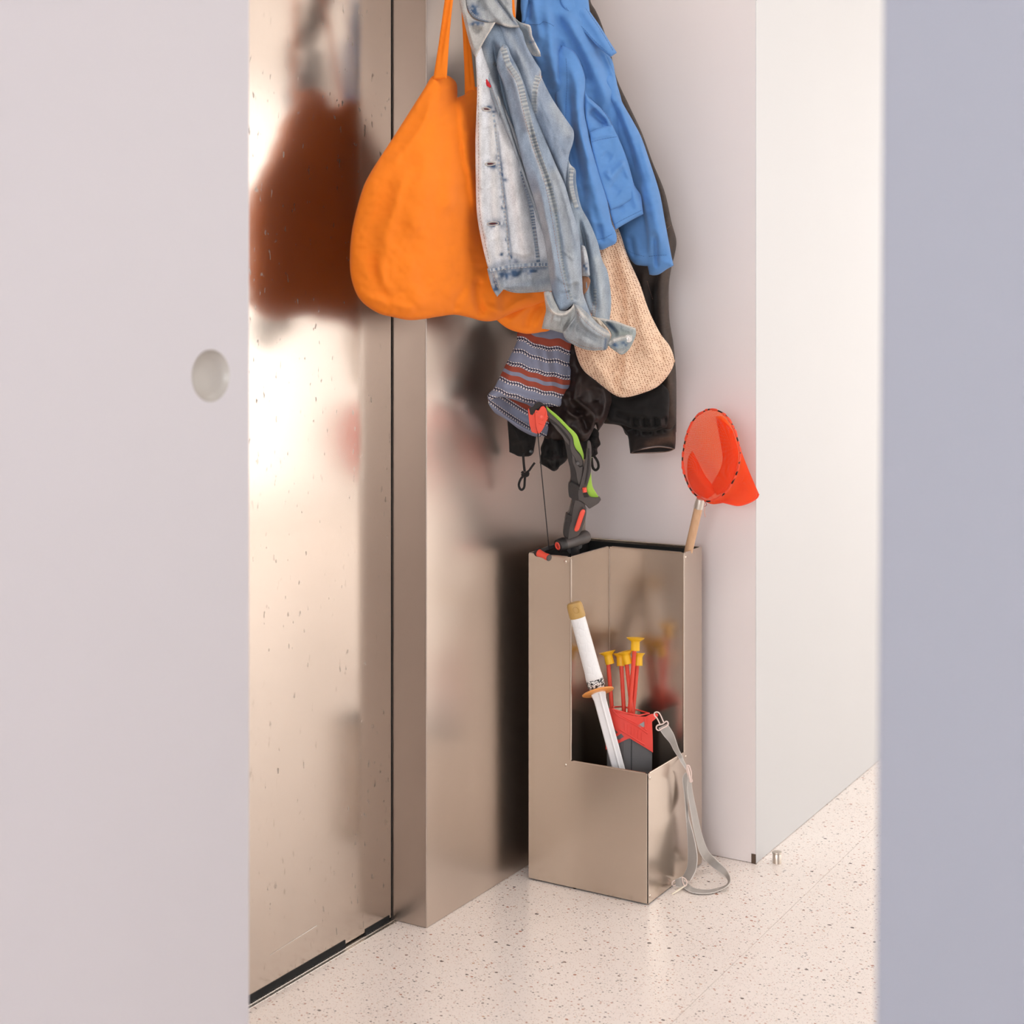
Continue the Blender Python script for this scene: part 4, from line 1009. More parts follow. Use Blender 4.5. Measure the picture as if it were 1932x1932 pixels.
# ------------------------------------------------------------------ beige knitted bag
def mat_knit():
    m = NT('beige_knit')
    v = m.co('UV', (205, 300, 1), (0, 0, R(14)))
    br = m.n('ShaderNodeTexVoronoi', feature='F1'); br.inputs['Scale'].default_value = 1; br.inputs['Randomness'].default_value = .3
    m.l(v, br.inputs['Vector'])
    hole = m.ramp(br.outputs['Distance'], [(.20, 0), (.36, 1)])
    nz = m.noise(m.co('UV'), 60, 3)
    c = m.mix(lin((166, 112, 80)), m.mix(lin((228, 192, 160)), lin((240, 212, 184)), nz), hole)
    m.base(c)
    m.i['Roughness'].default_value = .9
    m.i['Sheen Weight'].default_value = .2
    m.i['Specular IOR Level'].default_value = .15
    m.bump(hole, .7, .0012)
    return m.m
M_knit = mat_knit()
kb = thing('knitted_bag', 'beige open-knit bag hanging below the blue jacket', 'bag')
cloth('bag_body', [(1112, 430), (1140, 400), (1166, 430), (1184, 483), (1207, 535), (1223, 582), (1244, 626), (1264, 654), (1272, 680), (1264, 703), (1241, 729), (1207, 743.5), (1176, 750), (1156, 743), (1125, 719), (1099, 696), (1085, 660), (1080, 610), (1090, 540)],
      [(1140, 420, 2.88), (1180, 550, 2.87), (1260, 680, 2.92), (1100, 650, 2.86), (1180, 745, 2.88)], M_knit, kb, (34, 26), 55, [
      ('g', [(1150, 440), (1164, 520), (1176, 600), (1168, 680), (1165, 740)], 10, -12), ('g', [(1176, 480), (1200, 560), (1222, 640), (1228, 700)], 12, 6), ('g', [(1128, 470), (1140, 560), (1140, 640), (1136, 700)], 12, 7), ('g', [(1150, 680), (1162, 720), (1176, 746)], 6, -6),
      ('g', [(1105, 640), (1120, 680), (1150, 725)], 9, 5), ('g', [(1190, 540), (1196, 620), (1190, 700)], 8, -4), ('g', [(1168, 430), (1188, 500)], 6, 5), ('g', [(1240, 640), (1252, 690)], 6, -4)],
      2.6, rumple=6, seed=83)
cloth('strap', [(1035, -172), (1050, -172), (1100, 100), (1130, 280), (1160, 420), (1150, 440), (1125, 440), (1110, 330), (1080, 120)], [(1045, -170, 2.87), (1140, 430, 2.90), (1090, 120, 2.92)], M_knit, kb, (4, 4), 10, (), 4)
MB().tube([P(1271, 677, 2.90), P(1273, 681, 2.895), P(1272, 684, 2.90)], .0008, 5).build('yarn_end', plain('yarn', lin((214, 180, 150)), .9), kb)

# ------------------------------------------------------------------ striped cloth (rolled leg of striped trousers)
def mat_stripe():
    m = NT('striped_weave')
    v = m.co('UV')
    s = m.n('ShaderNodeSeparateXYZ'); m.l(v, s.inputs[0])
    y = s.outputs['Y']; x = s.outputs['X']
    def band(a, b):
        return m.math('MULTIPLY', m.math('GREATER_THAN', y, a), m.math('LESS_THAN', y, b))
    blue = m.mix(lin((128, 132, 152)), lin((142, 148, 168)), m.noise(m.co('UV'), .12, 3))
    c = blue
    reds = [(-11, 3), (62.5, 73), (81, 92), (150, 162)]
    for a, b in reds: c = m.mix(c, lin((158, 78, 62)), band(a, b))
    def twist(y0, ph):
        for k, (dy, h_, col, thr) in enumerate(((0, 1.9, 'w', .35), (2.2, 1.6, 'k', .3), (4.2, 1.5, 'w', .55), (6.2, 1.9, 'w', .4))):
            fr = m.math('FRACT', m.math('ADD', m.math('MULTIPLY', m.math('ADD', x, m.math('MULTIPLY', y, .8 if k % 2 else -.8)), .2), ph + k * .27))
            on_ = m.math('MULTIPLY', m.math('GREATER_THAN', fr, thr), band(y0 + dy, y0 + dy + h_))
            yield on_, lin((236, 228, 224)) if col == 'w' else lin((24, 24, 44))
    for y0, ph in ((4, 0), (27, .3), (53.5, .6), (93, .2), (118, .5), (138, .1), (164, .4)):
        base_ = band(y0, y0 + 8.2)
        c = m.mix(c, lin((44, 46, 78)), m.math('MULTIPLY', base_, .88))
        for on_, col in twist(y0, ph): c = m.mix(c, col, on_)
    m.base(c)
    m.i['Roughness'].default_value = .9
    m.i['Specular IOR Level'].default_value = .15
    m.bump(m.noise(m.co('UV'), 1.2, 3), .3, .0006)
    return m.m
M_str = mat_stripe()
st = thing('striped_trousers', 'grey-blue striped trouser leg with rust bands, rolled open below the orange bag', 'trousers')
def suv(V2):
    x, y = V2[:, 0], V2[:, 1]
    t = x - 1000
    line = 640 + .30 * t - .0010 * t * t
    k = 1 + (y - 640) * .0004
    return np.c_[x * 1.0, (y - line) * k + 2.2 * np.sin(x / 11.0) * np.clip((y - 660) / -60 + 1, .25, 1.4) + 1.2 * np.sin(x / 5.3 + y / 40)]
cloth('leg_front', [(979, 622), (1020, 600), (1061, 615), (1079, 640), (1080, 684), (1081, 713), (1080.5, 725), (1073, 742), (1067, 757), (1062, 764), (1056, 767), (1040, 767), (1020, 767), (1003, 765), (985, 760), (965, 753), (945, 749), (932, 752), (922, 756), (920, 746), (933, 730), (942, 712), (956, 684), (966, 664), (975, 644)],
      [(975, 640, 2.86), (1075, 640, 2.93), (922, 750, 2.80), (1070, 750, 2.92), (1000, 700, 2.86)], M_str, st, (18, 8), 30, [
      ('g', [(1010, 640), (1016, 690), (1030, 750)], 6, 3), ('g', [(995, 640), (994, 690), (1000, 740)], 7, -3), ('g', [(1040, 640), (1046, 690), (1056, 740)], 6, -4), ('g', [(1028, 650), (1036, 700), (1044, 750)], 5, 3), ('g', [(970, 680), (960, 710), (950, 735)], 9, 3), ('s', [(1072, 740), (1074, 690), (1070, 640)], 2.2, 3, 10),
      ('g', [(930, 742), (960, 740), (1000, 752), (1050, 758)], 7, 5)],
      1.9, rumple=3, seed=87, uv=suv)
def suv2(V2):
    u = suv(V2); x, y = V2[:, 0], V2[:, 1]
    t = x - 930; line = 752 + .72 * t - .0010 * t * t
    return np.c_[x * 1.2, 112 + (y - line)]
cloth('leg_lining', [(921, 752), (932, 748), (960, 750), (1000, 762), (1040, 766), (1042, 790), (1036, 812), (1032, 822), (1018, 824), (1003, 822), (978, 809), (954, 791), (938, 782), (931, 776), (922, 762)],
      [(922, 758, 2.83), (1035, 770, 2.93), (1030, 820, 2.93), (960, 790, 2.885), (980, 770, 2.90)], M_str, st, (4, 8), 14, [('g', [(924, 760), (945, 782), (975, 802), (1005, 817), (1030, 818)], 6, 14), ('g', [(950, 768), (985, 790), (1020, 800)], 10, -6), ('g', [(945, 756), (1000, 770), (1040, 778)], 8, -6)],
      1.9, rumple=2, seed=89, uv=suv2)

# ------------------------------------------------------------------ black jacket with draw cords
kj = thing('black_jacket', 'black satin jacket with knotted draw cords, bunched below the beige bag', 'jacket')
cloth('jacket_body', [(1040, 560), (1085, 600), (1100, 640), (1112, 690), (1140, 720), (1154, 750), (1151, 768), (1144, 790), (1128, 815), (1124, 800), (1108, 830), (1085, 834), (1060, 830), (1040, 835), (1028, 824), (1030, 780), (1040, 740), (1060, 700), (1060, 640), (1020, 600)],
      [(1060, 600, 2.97), (1100, 700, 2.93), (1148, 760, 2.96), (1050, 820, 2.94), (1100, 820, 2.92)], M_black_f, kj, (26, 14), 34, [
      ('g', [(1092, 700), (1086, 735), (1084, 752), (1100, 765), (1120, 785), (1122, 825)], 6, 9), ('g', [(1080, 770), (1100, 790), (1108, 820)], 7, -9), ('g', [(1060, 740), (1070, 780), (1062, 815)], 9, 6), ('g', [(1130, 720), (1142, 755), (1132, 800)], 7, 7), ('g', [(1075, 690), (1072, 740)], 8, -5), ('g', [(1112, 730), (1126, 760)], 7, -4), ('g', [(1060, 770), (1085, 784), (1118, 782)], 6, 7)],
      2.3, rumple=6, seed=91)
cloth('jacket_back', [(992, -172), (1012, -172), (1070, 0), (1090, 200), (1100, 450), (1092, 590), (1040, 640), (1005, 600), (970, 400), (948, 200), (960, 90), (972, 40), (978, -40)],
      [(950, 200, 2.89), (985, 0, 2.90), (1095, 450, 3.07), (1010, 600, 2.98), (1060, 100, 2.99)], M_black_c, kj, (28, 8), 40, [('g', [(1000, -60), (990, 60), (980, 200)], 9, 6), ('g', [(1030, 0), (1040, 200), (1040, 400)], 14, 8)], 4, rumple=6, seed=99)
cloth('hem_left', [(956, 780), (975, 790), (1012, 815), (1011, 829), (1008, 845), (1006, 855), (998, 861), (979, 861), (970, 857), (961, 853), (960, 830)], [(960, 800, 2.905), (1008, 850, 2.95)], M_black_c, kj, (12, 8), 14, [('g', [(965, 800), (985, 840), (990, 858)], 6, 5), ('g', [(995, 815), (1000, 850)], 5, -4), ('g', [(964, 838), (985, 832), (1006, 840)], 4, 3)], 2.1, rumple=6, seed=93, key='hemL')
cloth('hem_middle', [(1026, 800), (1060, 790), (1100, 800), (1116, 830), (1122, 850), (1112, 866), (1090, 866), (1073, 862), (1066, 872), (1056, 880), (1052, 886), (1044, 889), (1032, 882), (1018, 874), (1019, 862), (1021, 855), (1020, 845), (1027, 824)],
      [(1030, 820, 2.955), (1110, 840, 2.965), (1045, 880, 2.95)], M_black_c, kj, (18, 10), 18, [('g', [(1035, 815), (1045, 845), (1040, 880)], 6, 7), ('g', [(1052, 810), (1056, 850), (1060, 872)], 5, -6), ('g', [(1025, 862), (1045, 868), (1068, 862)], 4, 5), ('g', [(1032, 850), (1050, 855)], 4, -5), ('g', [(1080, 815), (1090, 855)], 7, 6), ('g', [(1034, 868), (1038, 884)], 3, -4), ('g', [(1050, 866), (1050, 884)], 3, -4)], 2.1, rumple=10, seed=95)
cloth('hem_right', [(1108, 800), (1128, 812), (1130, 826), (1133, 838), (1127, 846), (1128, 856), (1122, 861), (1112, 864), (1104, 850), (1106, 830)], [(1115, 830, 2.97)], M_black_c, kj, (10, 8), 10, [('g', [(1108, 830), (1128, 828)], 3, 4), ('g', [(1110, 846), (1127, 848)], 3, 4)], 1.8, rumple=9, seed=97)
m_cord = plain('black_cord', lin((30, 27, 26)), .8, grain=.8, gscale=900, gdist=.0008)
zc = lambda pts, Y: smooth3([P(x, y, Y) for x, y in pts], 6)
MB().tube(zc([(987, 855), (988, 872), (990, 890)], 2.93), .0026, 8).build('draw_cord', m_cord, kj, smooth=True)
MB().tube(zc([(991, 893), (998, 888), (1003, 881), (1009, 873)], 2.928), .0022, 8).build('draw_cord', m_cord, kj, smooth=True)
MB().tube(zc([(990, 896), (983, 903), (979, 914), (981, 922), (985, 924), (989, 919), (990, 908), (991, 896)], 2.928), .0024, 8).build('draw_cord', m_cord, kj, smooth=True)
MB().tube(zc([(984, 890), (990, 894), (996, 892), (995, 897), (988, 898), (985, 894)], 2.922), .0028, 8).build('cord_knot', m_cord, kj, smooth=True)
MB().tube(zc([(1117, 858), (1122, 862), (1128, 872), (1129, 882), (1124, 887), (1119, 883), (1117, 874), (1116, 864)], 2.975), .0026, 8).build('draw_cord', m_cord, kj, smooth=True)
MB().lathe([(.0022, 0), (.0046, 0), (.0046, .0012), (.0038, .0018), (.0026, .0014), (.0022, .0004)], Matrix.Translation(on('hemL', 1001, 852, .002)) @ (-VIEW).to_track_quat('Z', 'Y').to_matrix().to_4x4(), 18).build('eyelet', plain('black_eyelet', (.05, .05, .05), .25, .8), kj, smooth=True)

# ------------------------------------------------------------------ things in the umbrella stand
def slab(name, pts, Y, thick, mat, parent, bevel=.0012, bseg=2, sm=True, step=4):
    """solid plate: outline in photo pixels, front at distance Y(y) or Y, thickness in metres"""
    L = catmull(pts, step, True, 28) if sm else np.array(pts, float)
    f = Y if callable(Y) else (lambda x, y: Y)
    return MB().prism([P(x, y, f(x, y)) for x, y in L], VIEW * thick).build(name, mat, parent, bevel=bevel, bseg=bseg)
def axis_M(p, d, ref=None):
    d = Vector(d).normalized(); r = Vector(ref if ref is not None else RIGHT); r = (r - d * r.dot(d)).normalized()
    return Matrix.Translation(p) @ Matrix((r, d.cross(r), d)).transposed().to_4x4()

# --- toy sword
M_wh = plain('white_plastic', lin((238, 236, 236)), .38, spec=.5)
def mat_grip():
    m = NT('embossed_white_grip')
    m.base(lin((240, 239, 238))); m.i['Roughness'].default_value = .45
    vo = m.n('ShaderNodeTexVoronoi', feature='DISTANCE_TO_EDGE'); vo.inputs['Scale'].default_value = 95; vo.inputs['Randomness'].default_value = .5
    m.l(m.co(scale=(1, 1, .7)), vo.inputs['Vector'])
    m.bump(m.ramp(vo.outputs['Distance'], [(0, 0), (.18, 1)]), .35, .001)
    return m.m
M_grip = mat_grip()
def mat_ink():
    m = NT('ink_pattern_band')
    n_ = m.noise(m.co(), 210, 1.5, .5, 1.6)
    m.base(m.ramp(n_, [(.49, (.012, .012, .012)), (.52, lin((236, 234, 230)))])); m.i['Roughness'].default_value = .4
    return m.m
M_gold = plain('dull_gold_plastic', lin((196, 158, 92)), .42)
M_org = plain('pale_orange_plastic', lin((248, 168, 92)), .35)
sword = thing('toy_sword', 'white toy samurai sword with a gold pommel and orange guard, leaning in the umbrella stand', 'toy sword')
s_top, s_bot = P(1082.5, 1136, 2.878), P(1213, 1620, 2.885)
ax = (s_bot - s_top); SL = ax.length; ad = ax.normalized()
def sp_at(y):                       # point of the axis seen at photo row y
    lo_, hi_ = 0, 1
    for _ in range(30):
        m_ = (lo_ + hi_) / 2; q = s_top.lerp(s_bot, m_); D_ = (q - Vector((0, 0, CH))).dot(VIEW)
        if HZ - (q.z - CH) * F / D_ < y: lo_ = m_
        else: hi_ = m_
    return lo_ * SL
sM = axis_M(s_top, ad)
px = 2.88 / F
def oval(prof, name, mat, seg=28, fl=.8, pr=sword):
    return MB().lathe([(r, z) for r, z in prof], sM @ Matrix.Diagonal((1, fl, 1, 1)), seg).build(name, mat, pr, smooth=True)
z1_, z2_, z3_, z4_ = sp_at(1165), sp_at(1280), sp_at(1296), sp_at(1305)
o = oval([(.004, .0005), (12.2 * px, .0012), (14.2 * px, .004), (15 * px, .009), (15.4 * px, z1_ - .004), (14.8 * px, z1_), (10 * px, z1_ + .001)], 'pommel', M_gold)
emb = MB().tube([s_top + ad * .014 + Vector(RIGHT) * (6.5 * px * math.cos(a)) * 1 + ad * (6.5 * px * math.sin(a)) - VIEW * (12.6 * px) for a in [2 * math.pi * k / 16 for k in range(16)]], .0007, 6, closed=True)
emb.build('embossed_ring', M_gold, o, smooth=True)
oval([(13.4 * px, z1_ - .001), (14.2 * px, z1_ + .002), (14.4 * px, z1_ + .03), (14.9 * px, (z1_ + z2_) / 2), (15.4 * px, z2_ - .012), (16.2 * px, z2_ - .004), (16.4 * px, z2_), (15 * px, z2_ + .002)], 'grip', M_grip)
oval([(15.2 * px, z2_), (16.6 * px, z2_ + .0015), (16.6 * px, z3_ - .002), (15.2 * px, z3_)], 'collar', mat_ink())
oval([(14.2 * px, z3_ - .001), (14.2 * px, z4_)], 'neck', M_wh)
gM = axis_M(s_top + ad * (z4_ + .001), (ad + VIEW * -.48).normalized())
MB().lathe([(.003, -.0022), (28 * px, -.0022), (30.6 * px, -.001), (31 * px, 0), (30.6 * px, .001), (28 * px, .0022), (.003, .0022)], gM, 40).build('guard', M_org, sword, smooth=True)
def blade():
    mb = MB(); r = sM.to_3x3() @ Vector((1, 0, 0)); n_ = sM.to_3x3() @ Vector((0, 1, 0))
    if n_.dot(VIEW) > 0: n_ = -n_                  # towards the camera
    vs = []
    st_ = [(z4_ + .001, 14), (z4_ + .006, 14), (z4_ + .016, 12), (z4_ + .03, 11.8), (SL * .6, 11.9), (SL * .95, 11.8), (SL, 5)]
    sec = [(-1, 0), (-.86, .30), (-.05, .34), (.14, .62), (.34, .34), (.86, .28), (1, 0), (.86, -.30), (-.86, -.30)]
    for z, w in st_:
        for a, b in sec: vs.append(s_top + ad * z + r * (a * w * px) + n_ * (b * .0105))
    k = len(sec)
    fs = [(i * k + j, i * k + (j + 1) % k, (i + 1) * k + (j + 1) % k, (i + 1) * k + j) for i in range(len(st_) - 1) for j in range(k)]
    fs += [tuple(range(k))[::-1], tuple(range((len(st_) - 1) * k, len(st_) * k))]
    return mb.add(vs, fs).build('blade', M_wh, sword, bevel=.0006)
blade()

# --- quiver with red harness and webbing strap
M_qg = plain('grey_quiver_plastic', lin((104, 102, 102)), .42, grain=.15, gscale=900)
M_red = plain('coral_red_plastic', lin((236, 74, 62)), .42)
quiver = thing('toy_quiver', 'grey plastic toy quiver with a red harness, standing in the umbrella stand', 'toy quiver')
def Yq(x, y=0):       # gently rounded front of the quiver
    t = (x - 1187.5) / 44
    return 2.905 + .014 * t * t
def rounded_body(x0_, x1_, yt, yb, off, back, name, mat):
    xs = np.linspace(x0_, x1_, 15)
    fr = [(x, Yq(x) - off) for x in xs]
    mb = MB(); ring = []
    for yy in (yt, yb):
        ring.append([P(x, yy, d) for x, d in fr] + [P(x1_ - 5, yy, Yq(x1_) + back), P(x0_ + 5, yy, Yq(x0_) + back)])
    n = len(ring[0]); vs = ring[0] + ring[1]
    # keep the side edges vertical in the room
    b = ring[1]
    return mb.add(vs, [(k, (k + 1) % n, n + (k + 1) % n, n + k) for k in range(n)] + [tuple(range(n, 2 * n))[::-1]]).build(name, mat, quiver, bevel=.0015)
body = rounded_body(1145, 1230.5, 1352, 1606, 0, .05, 'quiver_body', M_qg)
MB().tube([P(1191.5, 1392, Yq(1191.5) - .0002), P(1191.5, 1604, Yq(1191.5) - .0002)], .0009, 6).build('body_seam', plain('dark_seam_grey', lin((56, 55, 56)), .6), body)  # thin dark line along the seam
MB().tube([P(1176.5, 1398, Yq(1176) - .0004), P(1181, 1604, Yq(1181) - .0004)], .0012, 6).build('body_rib', M_qg, body, smooth=True)
def on_q(pts, off, thick, name, mat, parent, bevel=.0008, closed=True):
    L = catmull(pts, 3, True, 25)
    # solid shell following the rounded front, triangulated so it can bend
    g_ = [(x, y) for x in np.arange(L[:, 0].min(), L[:, 0].max(), 4) for y in np.arange(L[:, 1].min(), L[:, 1].max(), 5)]
    G = np.array(g_); G = G[inside(G, L)] if len(G) else np.zeros((0, 2))
    if len(G): G = G[seg_dist(G, L, True)[0] > 2]
    Q = np.vstack([L, G]) if len(G) else L; nb = len(L)
    r = delaunay_2d_cdt([Vector(q) for q in Q], [(i, (i + 1) % nb) for i in range(nb)], [], 1, 1e-5)
    V2 = np.array([tuple(v) for v in r[0]]); T3 = [f for f in r[2] if inside(V2[list(f)].mean(0)[None], L)[0]]
    n = len(V2)
    v = [P(x, y, Yq(x) - off) for x, y in V2] + [P(x, y, Yq(x) - off + thick) for x, y in V2]
    cnt = {}
    for f in T3:
        for a, b in ((f[0], f[1]), (f[1], f[2]), (f[2], f[0])):
            if (b, a) in cnt: del cnt[(b, a)]
            else: cnt[(a, b)] = 1
    fs = [tuple(f) for f in T3] + [(f[0] + n, f[2] + n, f[1] + n) for f in T3] + [(a, a + n, b + n, b) for a, b in cnt]
    o = MB().add(v, fs).build(name, mat, parent)
    o.data.shade_smooth(); o.data.set_sharp_from_angle(angle=R(40))
    return o
# harness: upper yoke with a small window, crossing straps with raised borders and ribs
H1 = on_q([(1150, 1335), (1156, 1337), (1169, 1343), (1188, 1349), (1204, 1351.5), (1218, 1352), (1224, 1349), (1229, 1347), (1240, 1346), (1242, 1349), (1240, 1353), (1230, 1362), (1231.5, 1392), (1232, 1420), (1218, 1411), (1204, 1402.5), (1188, 1393), (1180, 1396), (1160, 1406), (1143, 1414.5), (1142.5, 1391), (1150, 1389), (1158, 1386), (1166, 1382), (1160, 1376), (1148, 1360), (1144, 1345)], .004, .006, 'harness', M_red, quiver)
on_q([(1215.8, 1361), (1216, 1371), (1208, 1372.5), (1203.5, 1368.5)], .0046, .001, 'harness_window', plain('window_grey', lin((150, 148, 148)), .4), H1, 0)
on_q([(1160, 1392), (1172, 1384), (1177, 1390), (1168, 1396)], .0046, .001, 'harness_window', plain('window_grey_low', lin((96, 96, 98)), .4), H1, 0)
def qline(pts, r, name='raised_edge'):
    L = catmull(pts, 4)
    return MB().tube([P(x, y, Yq(x) - .0042) for x, y in L], r, 6).build(name, M_red, H1, smooth=True)
qline([(1156, 1340), (1166, 1350), (1182, 1359), (1202, 1370), (1222, 1384)], .0014); qline([(1165, 1347), (1185, 1357), (1204, 1367), (1220, 1378)], .0011)
qline([(1168, 1376), (1185, 1386), (1204, 1398), (1216, 1405)], .0013)
qline([(1216, 1354), (1217, 1375)], .0013); qline([(1223, 1352), (1223, 1366)], .0005)
for k in range(6): qline([(1178 + k * 6.5, 1363 + k * 3.6), (1178 + k * 6.5, 1378 + k * 3.6)], .001, 'rib')
# inside rim of the quiver mouth
MB().tube([P(x, y, d) for x, y, d in ((1156, 1338, 2.905), (1180, 1345, 2.90), (1205, 1350, 2.905), (1225, 1346, 2.93), (1205, 1340, 2.955), (1175, 1333, 2.955), (1158, 1334, 2.93))], .0016, 6, closed=True).build('mouth_rim', M_red, quiver, smooth=True)
# swivel clip
M_clip = plain('ivory_plastic', lin((236, 214, 204)), .35)
cl = lambda pts, Y, r, nm, closed=False, pr=quiver, mt=M_clip: MB().tube(smooth3([P(x, y, Y) for x, y in pts], 5), r, 8, closed=closed).build(nm, mt, pr, smooth=True)
hk = cl([(1245, 1366), (1240, 1356), (1235, 1350), (1235, 1345), (1240, 1343.5), (1245, 1347), (1251, 1360), (1253, 1364)], 2.885, .0013, 'clip_hook')
cl([(1241, 1368), (1250, 1366), (1257, 1361), (1260.5, 1364), (1259, 1369), (1250, 1374), (1243, 1378), (1238.5, 1375), (1239, 1370), (1242, 1368)], 2.883, .0014, 'clip_bar')
# webbing
def mat_web():
    m = NT('grey_webbing')
    w1 = m.n('ShaderNodeTexWave', wave_type='BANDS', bands_direction='Z'); w1.inputs['Scale'].default_value = 420; w1.inputs['Distortion'].default_value = 1.5
    m.l(m.co(), w1.inputs['Vector'])
    m.base(m.mix(lin((160, 154, 148)), lin((196, 190, 184)), m.math('ADD', m.math('MULTIPLY', w1.outputs['Fac'], .5), m.math('MULTIPLY', m.noise(m.co(), 40, 3), .5))))
    m.i['Roughness'].default_value = .85; m.bump(w1.outputs['Fac'], .4, .0005)
    return m.m
M_web = mat_web()
def web(name, L_, R_, mat=M_web, parent=quiver):
    """strap between two edge paths [(x, y, Y)]"""
    a = smooth3([P(*p) for p in L_], 6); b = smooth3([P(*p) for p in R_], 6); n = len(a); vs = []
    for i in range(n):
        t = (a[min(i + 1, n - 1)] - a[max(i - 1, 0)]).normalized(); s_ = (b[i] - a[i]).normalized(); nn_ = t.cross(s_).normalized() * .0007
        vs += [a[i] - nn_, b[i] - nn_, b[i] + nn_, a[i] + nn_]
    fs = [(i * 4 + k, i * 4 + (k + 1) % 4, i * 4 + 4 + (k + 1) % 4, i * 4 + 4 + k) for i in range(n - 1) for k in range(4)] + [(3, 2, 1, 0), tuple(range(n * 4 - 4, n * 4))]
    o = MB().add(vs, fs).build(name, mat, parent); o.data.shade_smooth(); o.data.set_sharp_from_angle(angle=R(50))
    hem = MB(); hem.tube(a, .0009, 6); hem.tube(b, .0009, 6)
    hem.build('selvedge', plain('pale_selvedge', lin((214, 208, 202)), .85) if 'pale_selvedge' not in bpy.data.materials else bpy.data.materials['pale_selvedge'], o, smooth=True)
    return o
web('strap', [(1243, 1373, 2.884), (1253, 1388, 2.888), (1264, 1401, 2.90), (1272, 1416, 2.915), (1281, 1430, 2.93), (1285, 1438, 2.925), (1294, 1452, 2.92)],
    [(1258.5, 1365.5, 2.886), (1270, 1384, 2.89), (1276, 1401, 2.90), (1280.5, 1414, 2.915), (1287, 1427, 2.932), (1290, 1436, 2.93), (1299, 1451, 2.925)])
cl([(1296, 1444), (1300, 1445), (1302, 1450), (1304, 1458), (1304, 1468), (1306, 1474), (1302, 1475), (1299, 1468), (1297, 1458), (1295, 1450)], 2.915, .0014, 'slider_buckle', True)
cl([(1297, 1447), (1299, 1455), (1301, 1466), (1303, 1474)], 2.908, .0019, 'slider_buckle')
web('strap', [(1293, 1458, 2.922), (1288, 1470, 2.925), (1292, 1505, 2.925), (1295, 1547, 2.925), (1298, 1589, 2.93), (1298, 1630, 2.93), (1292, 1648, 2.925), (1286, 1657, 2.92)],
    [(1299, 1460, 2.93), (1298, 1475, 2.935), (1297, 1506, 2.94), (1299, 1540, 2.925), (1308, 1575, 2.915), (1315, 1612, 2.905), (1313, 1640, 2.895), (1302, 1662, 2.888)])
fl_Y = lambda y, lift=.002: F * (CH - lift) / (y - HZ)
web('strap', [(1299, 1462, 2.91), (1297, 1490, 2.915), (1303, 1530, 2.92), (1311, 1575, 2.93), (1322, 1612, 2.94), (1340, 1632, fl_Y(1640)), (1364, 1650, fl_Y(1652)), (1373.5, 1661, fl_Y(1662)), (1370, 1670, fl_Y(1671)), (1356, 1675, fl_Y(1676)), (1335, 1679, fl_Y(1680)), (1310, 1676, fl_Y(1677)), (1296, 1666, fl_Y(1668)), (1289, 1664, fl_Y(1668))],
    [(1304, 1466, 2.918), (1306, 1492, 2.925), (1315, 1535, 2.94), (1324, 1575, 2.955), (1335, 1604, 2.965), (1350, 1621, 2.985), (1370, 1641, 2.975), (1378, 1658, fl_Y(1659, .018)), (1374, 1670, fl_Y(1682, .002)), (1358, 1680, fl_Y(1683, .001)), (1335, 1686, fl_Y(1687)), (1306, 1684, fl_Y(1685)), (1290, 1675, fl_Y(1677)), (1284, 1672, fl_Y(1674))])
web('strap_end', [(1274, 1660, fl_Y(1672)), (1282, 1656.5, fl_Y(1672, .008)), (1287, 1654.5, fl_Y(1668, .01))], [(1276, 1673, fl_Y(1676)), (1285, 1673, fl_Y(1676, .004)), (1291, 1668, fl_Y(1674, .006))])
cl([(1274, 1661), (1270, 1663), (1268, 1668), (1272, 1671), (1276, 1668)], fl_Y(1674), .0012, 'clip_bar')
MB().tube([P(1268, 1687, fl_Y(1688)), P(1282, 1678, fl_Y(1680, .004)), P(1296, 1669, fl_Y(1673, .006))], [.0012, .002, .0012], 8).build('clip_hook', plain('clear_ivory_plastic', lin((232, 222, 200)), .25), quiver, smooth=True)
cl([(1287, 1655), (1293, 1658), (1296, 1664), (1293, 1672), (1289, 1666), (1287, 1658)], fl_Y(1675, .006), .0011, 'clip_ring', True)

# --- five arrows with suction cups
M_yel = plain('yellow_rubber', lin((246, 190, 34)), .4)
M_rod = plain('red_arrow_rod', lin((232, 76, 56)), .38)
ARW = [((1146, 1231), (1154.5, 1338), 2.945, 'toy arrow with a yellow suction cup, leftmost and nearest the sword', 15.5, 12),
       ((1171, 1234), (1177.5, 1345), 2.955, 'toy arrow with a yellow cup half hidden behind the middle arrow', 15, -2),
       ((1180, 1230.5), (1193, 1350), 2.935, 'middle toy arrow, its tilted yellow cup overlapping the one behind', 14.8, 10),
       ((1199, 1205), (1187, 1350), 2.925, 'tallest toy arrow, its yellow suction cup above all the others', 16.8, 4),
       ((1204, 1233.5), (1194, 1350), 2.950, 'rightmost toy arrow, its yellow cup just behind the tallest arrow', 13, 6)]
for (cx, cy), (bx, by), Ya, lab, cw, tl_ in ARW:
    ar = thing('toy_arrow', lab, 'toy arrow', group='suction cup arrows in the quiver')
    p0 = P(cx, cy, Ya); p1 = P(bx, by, Ya + (2.93 - Ya) * .5); d_ = (p1 - p0).normalized()
    k = Ya / F
    MB().tube([p0 + d_ * .018, p1, p1 + (p1 - p0).normalized() * .12], 3.9 * k, 12).build('shaft', M_rod, ar, smooth=True)
    Mx = axis_M(p0, d_)
    MB().lathe([(8.2 * k, .0235), (8.4 * k, .0225), (8.2 * k, .008), (8.8 * k, .005), (cw * .8 * k, .002), (cw * k, -.0008), (cw * 1.02 * k, -.0016), (cw * .9 * k, -.0012), (6 * k, .003), (.0003, .004)][::-1], axis_M(p0, (d_ + RIGHT * math.sin(R(tl_)) * .7 - VIEW * .12).normalized()) if tl_ else Mx, 28).build('suction_cup', M_yel, ar, smooth=True)

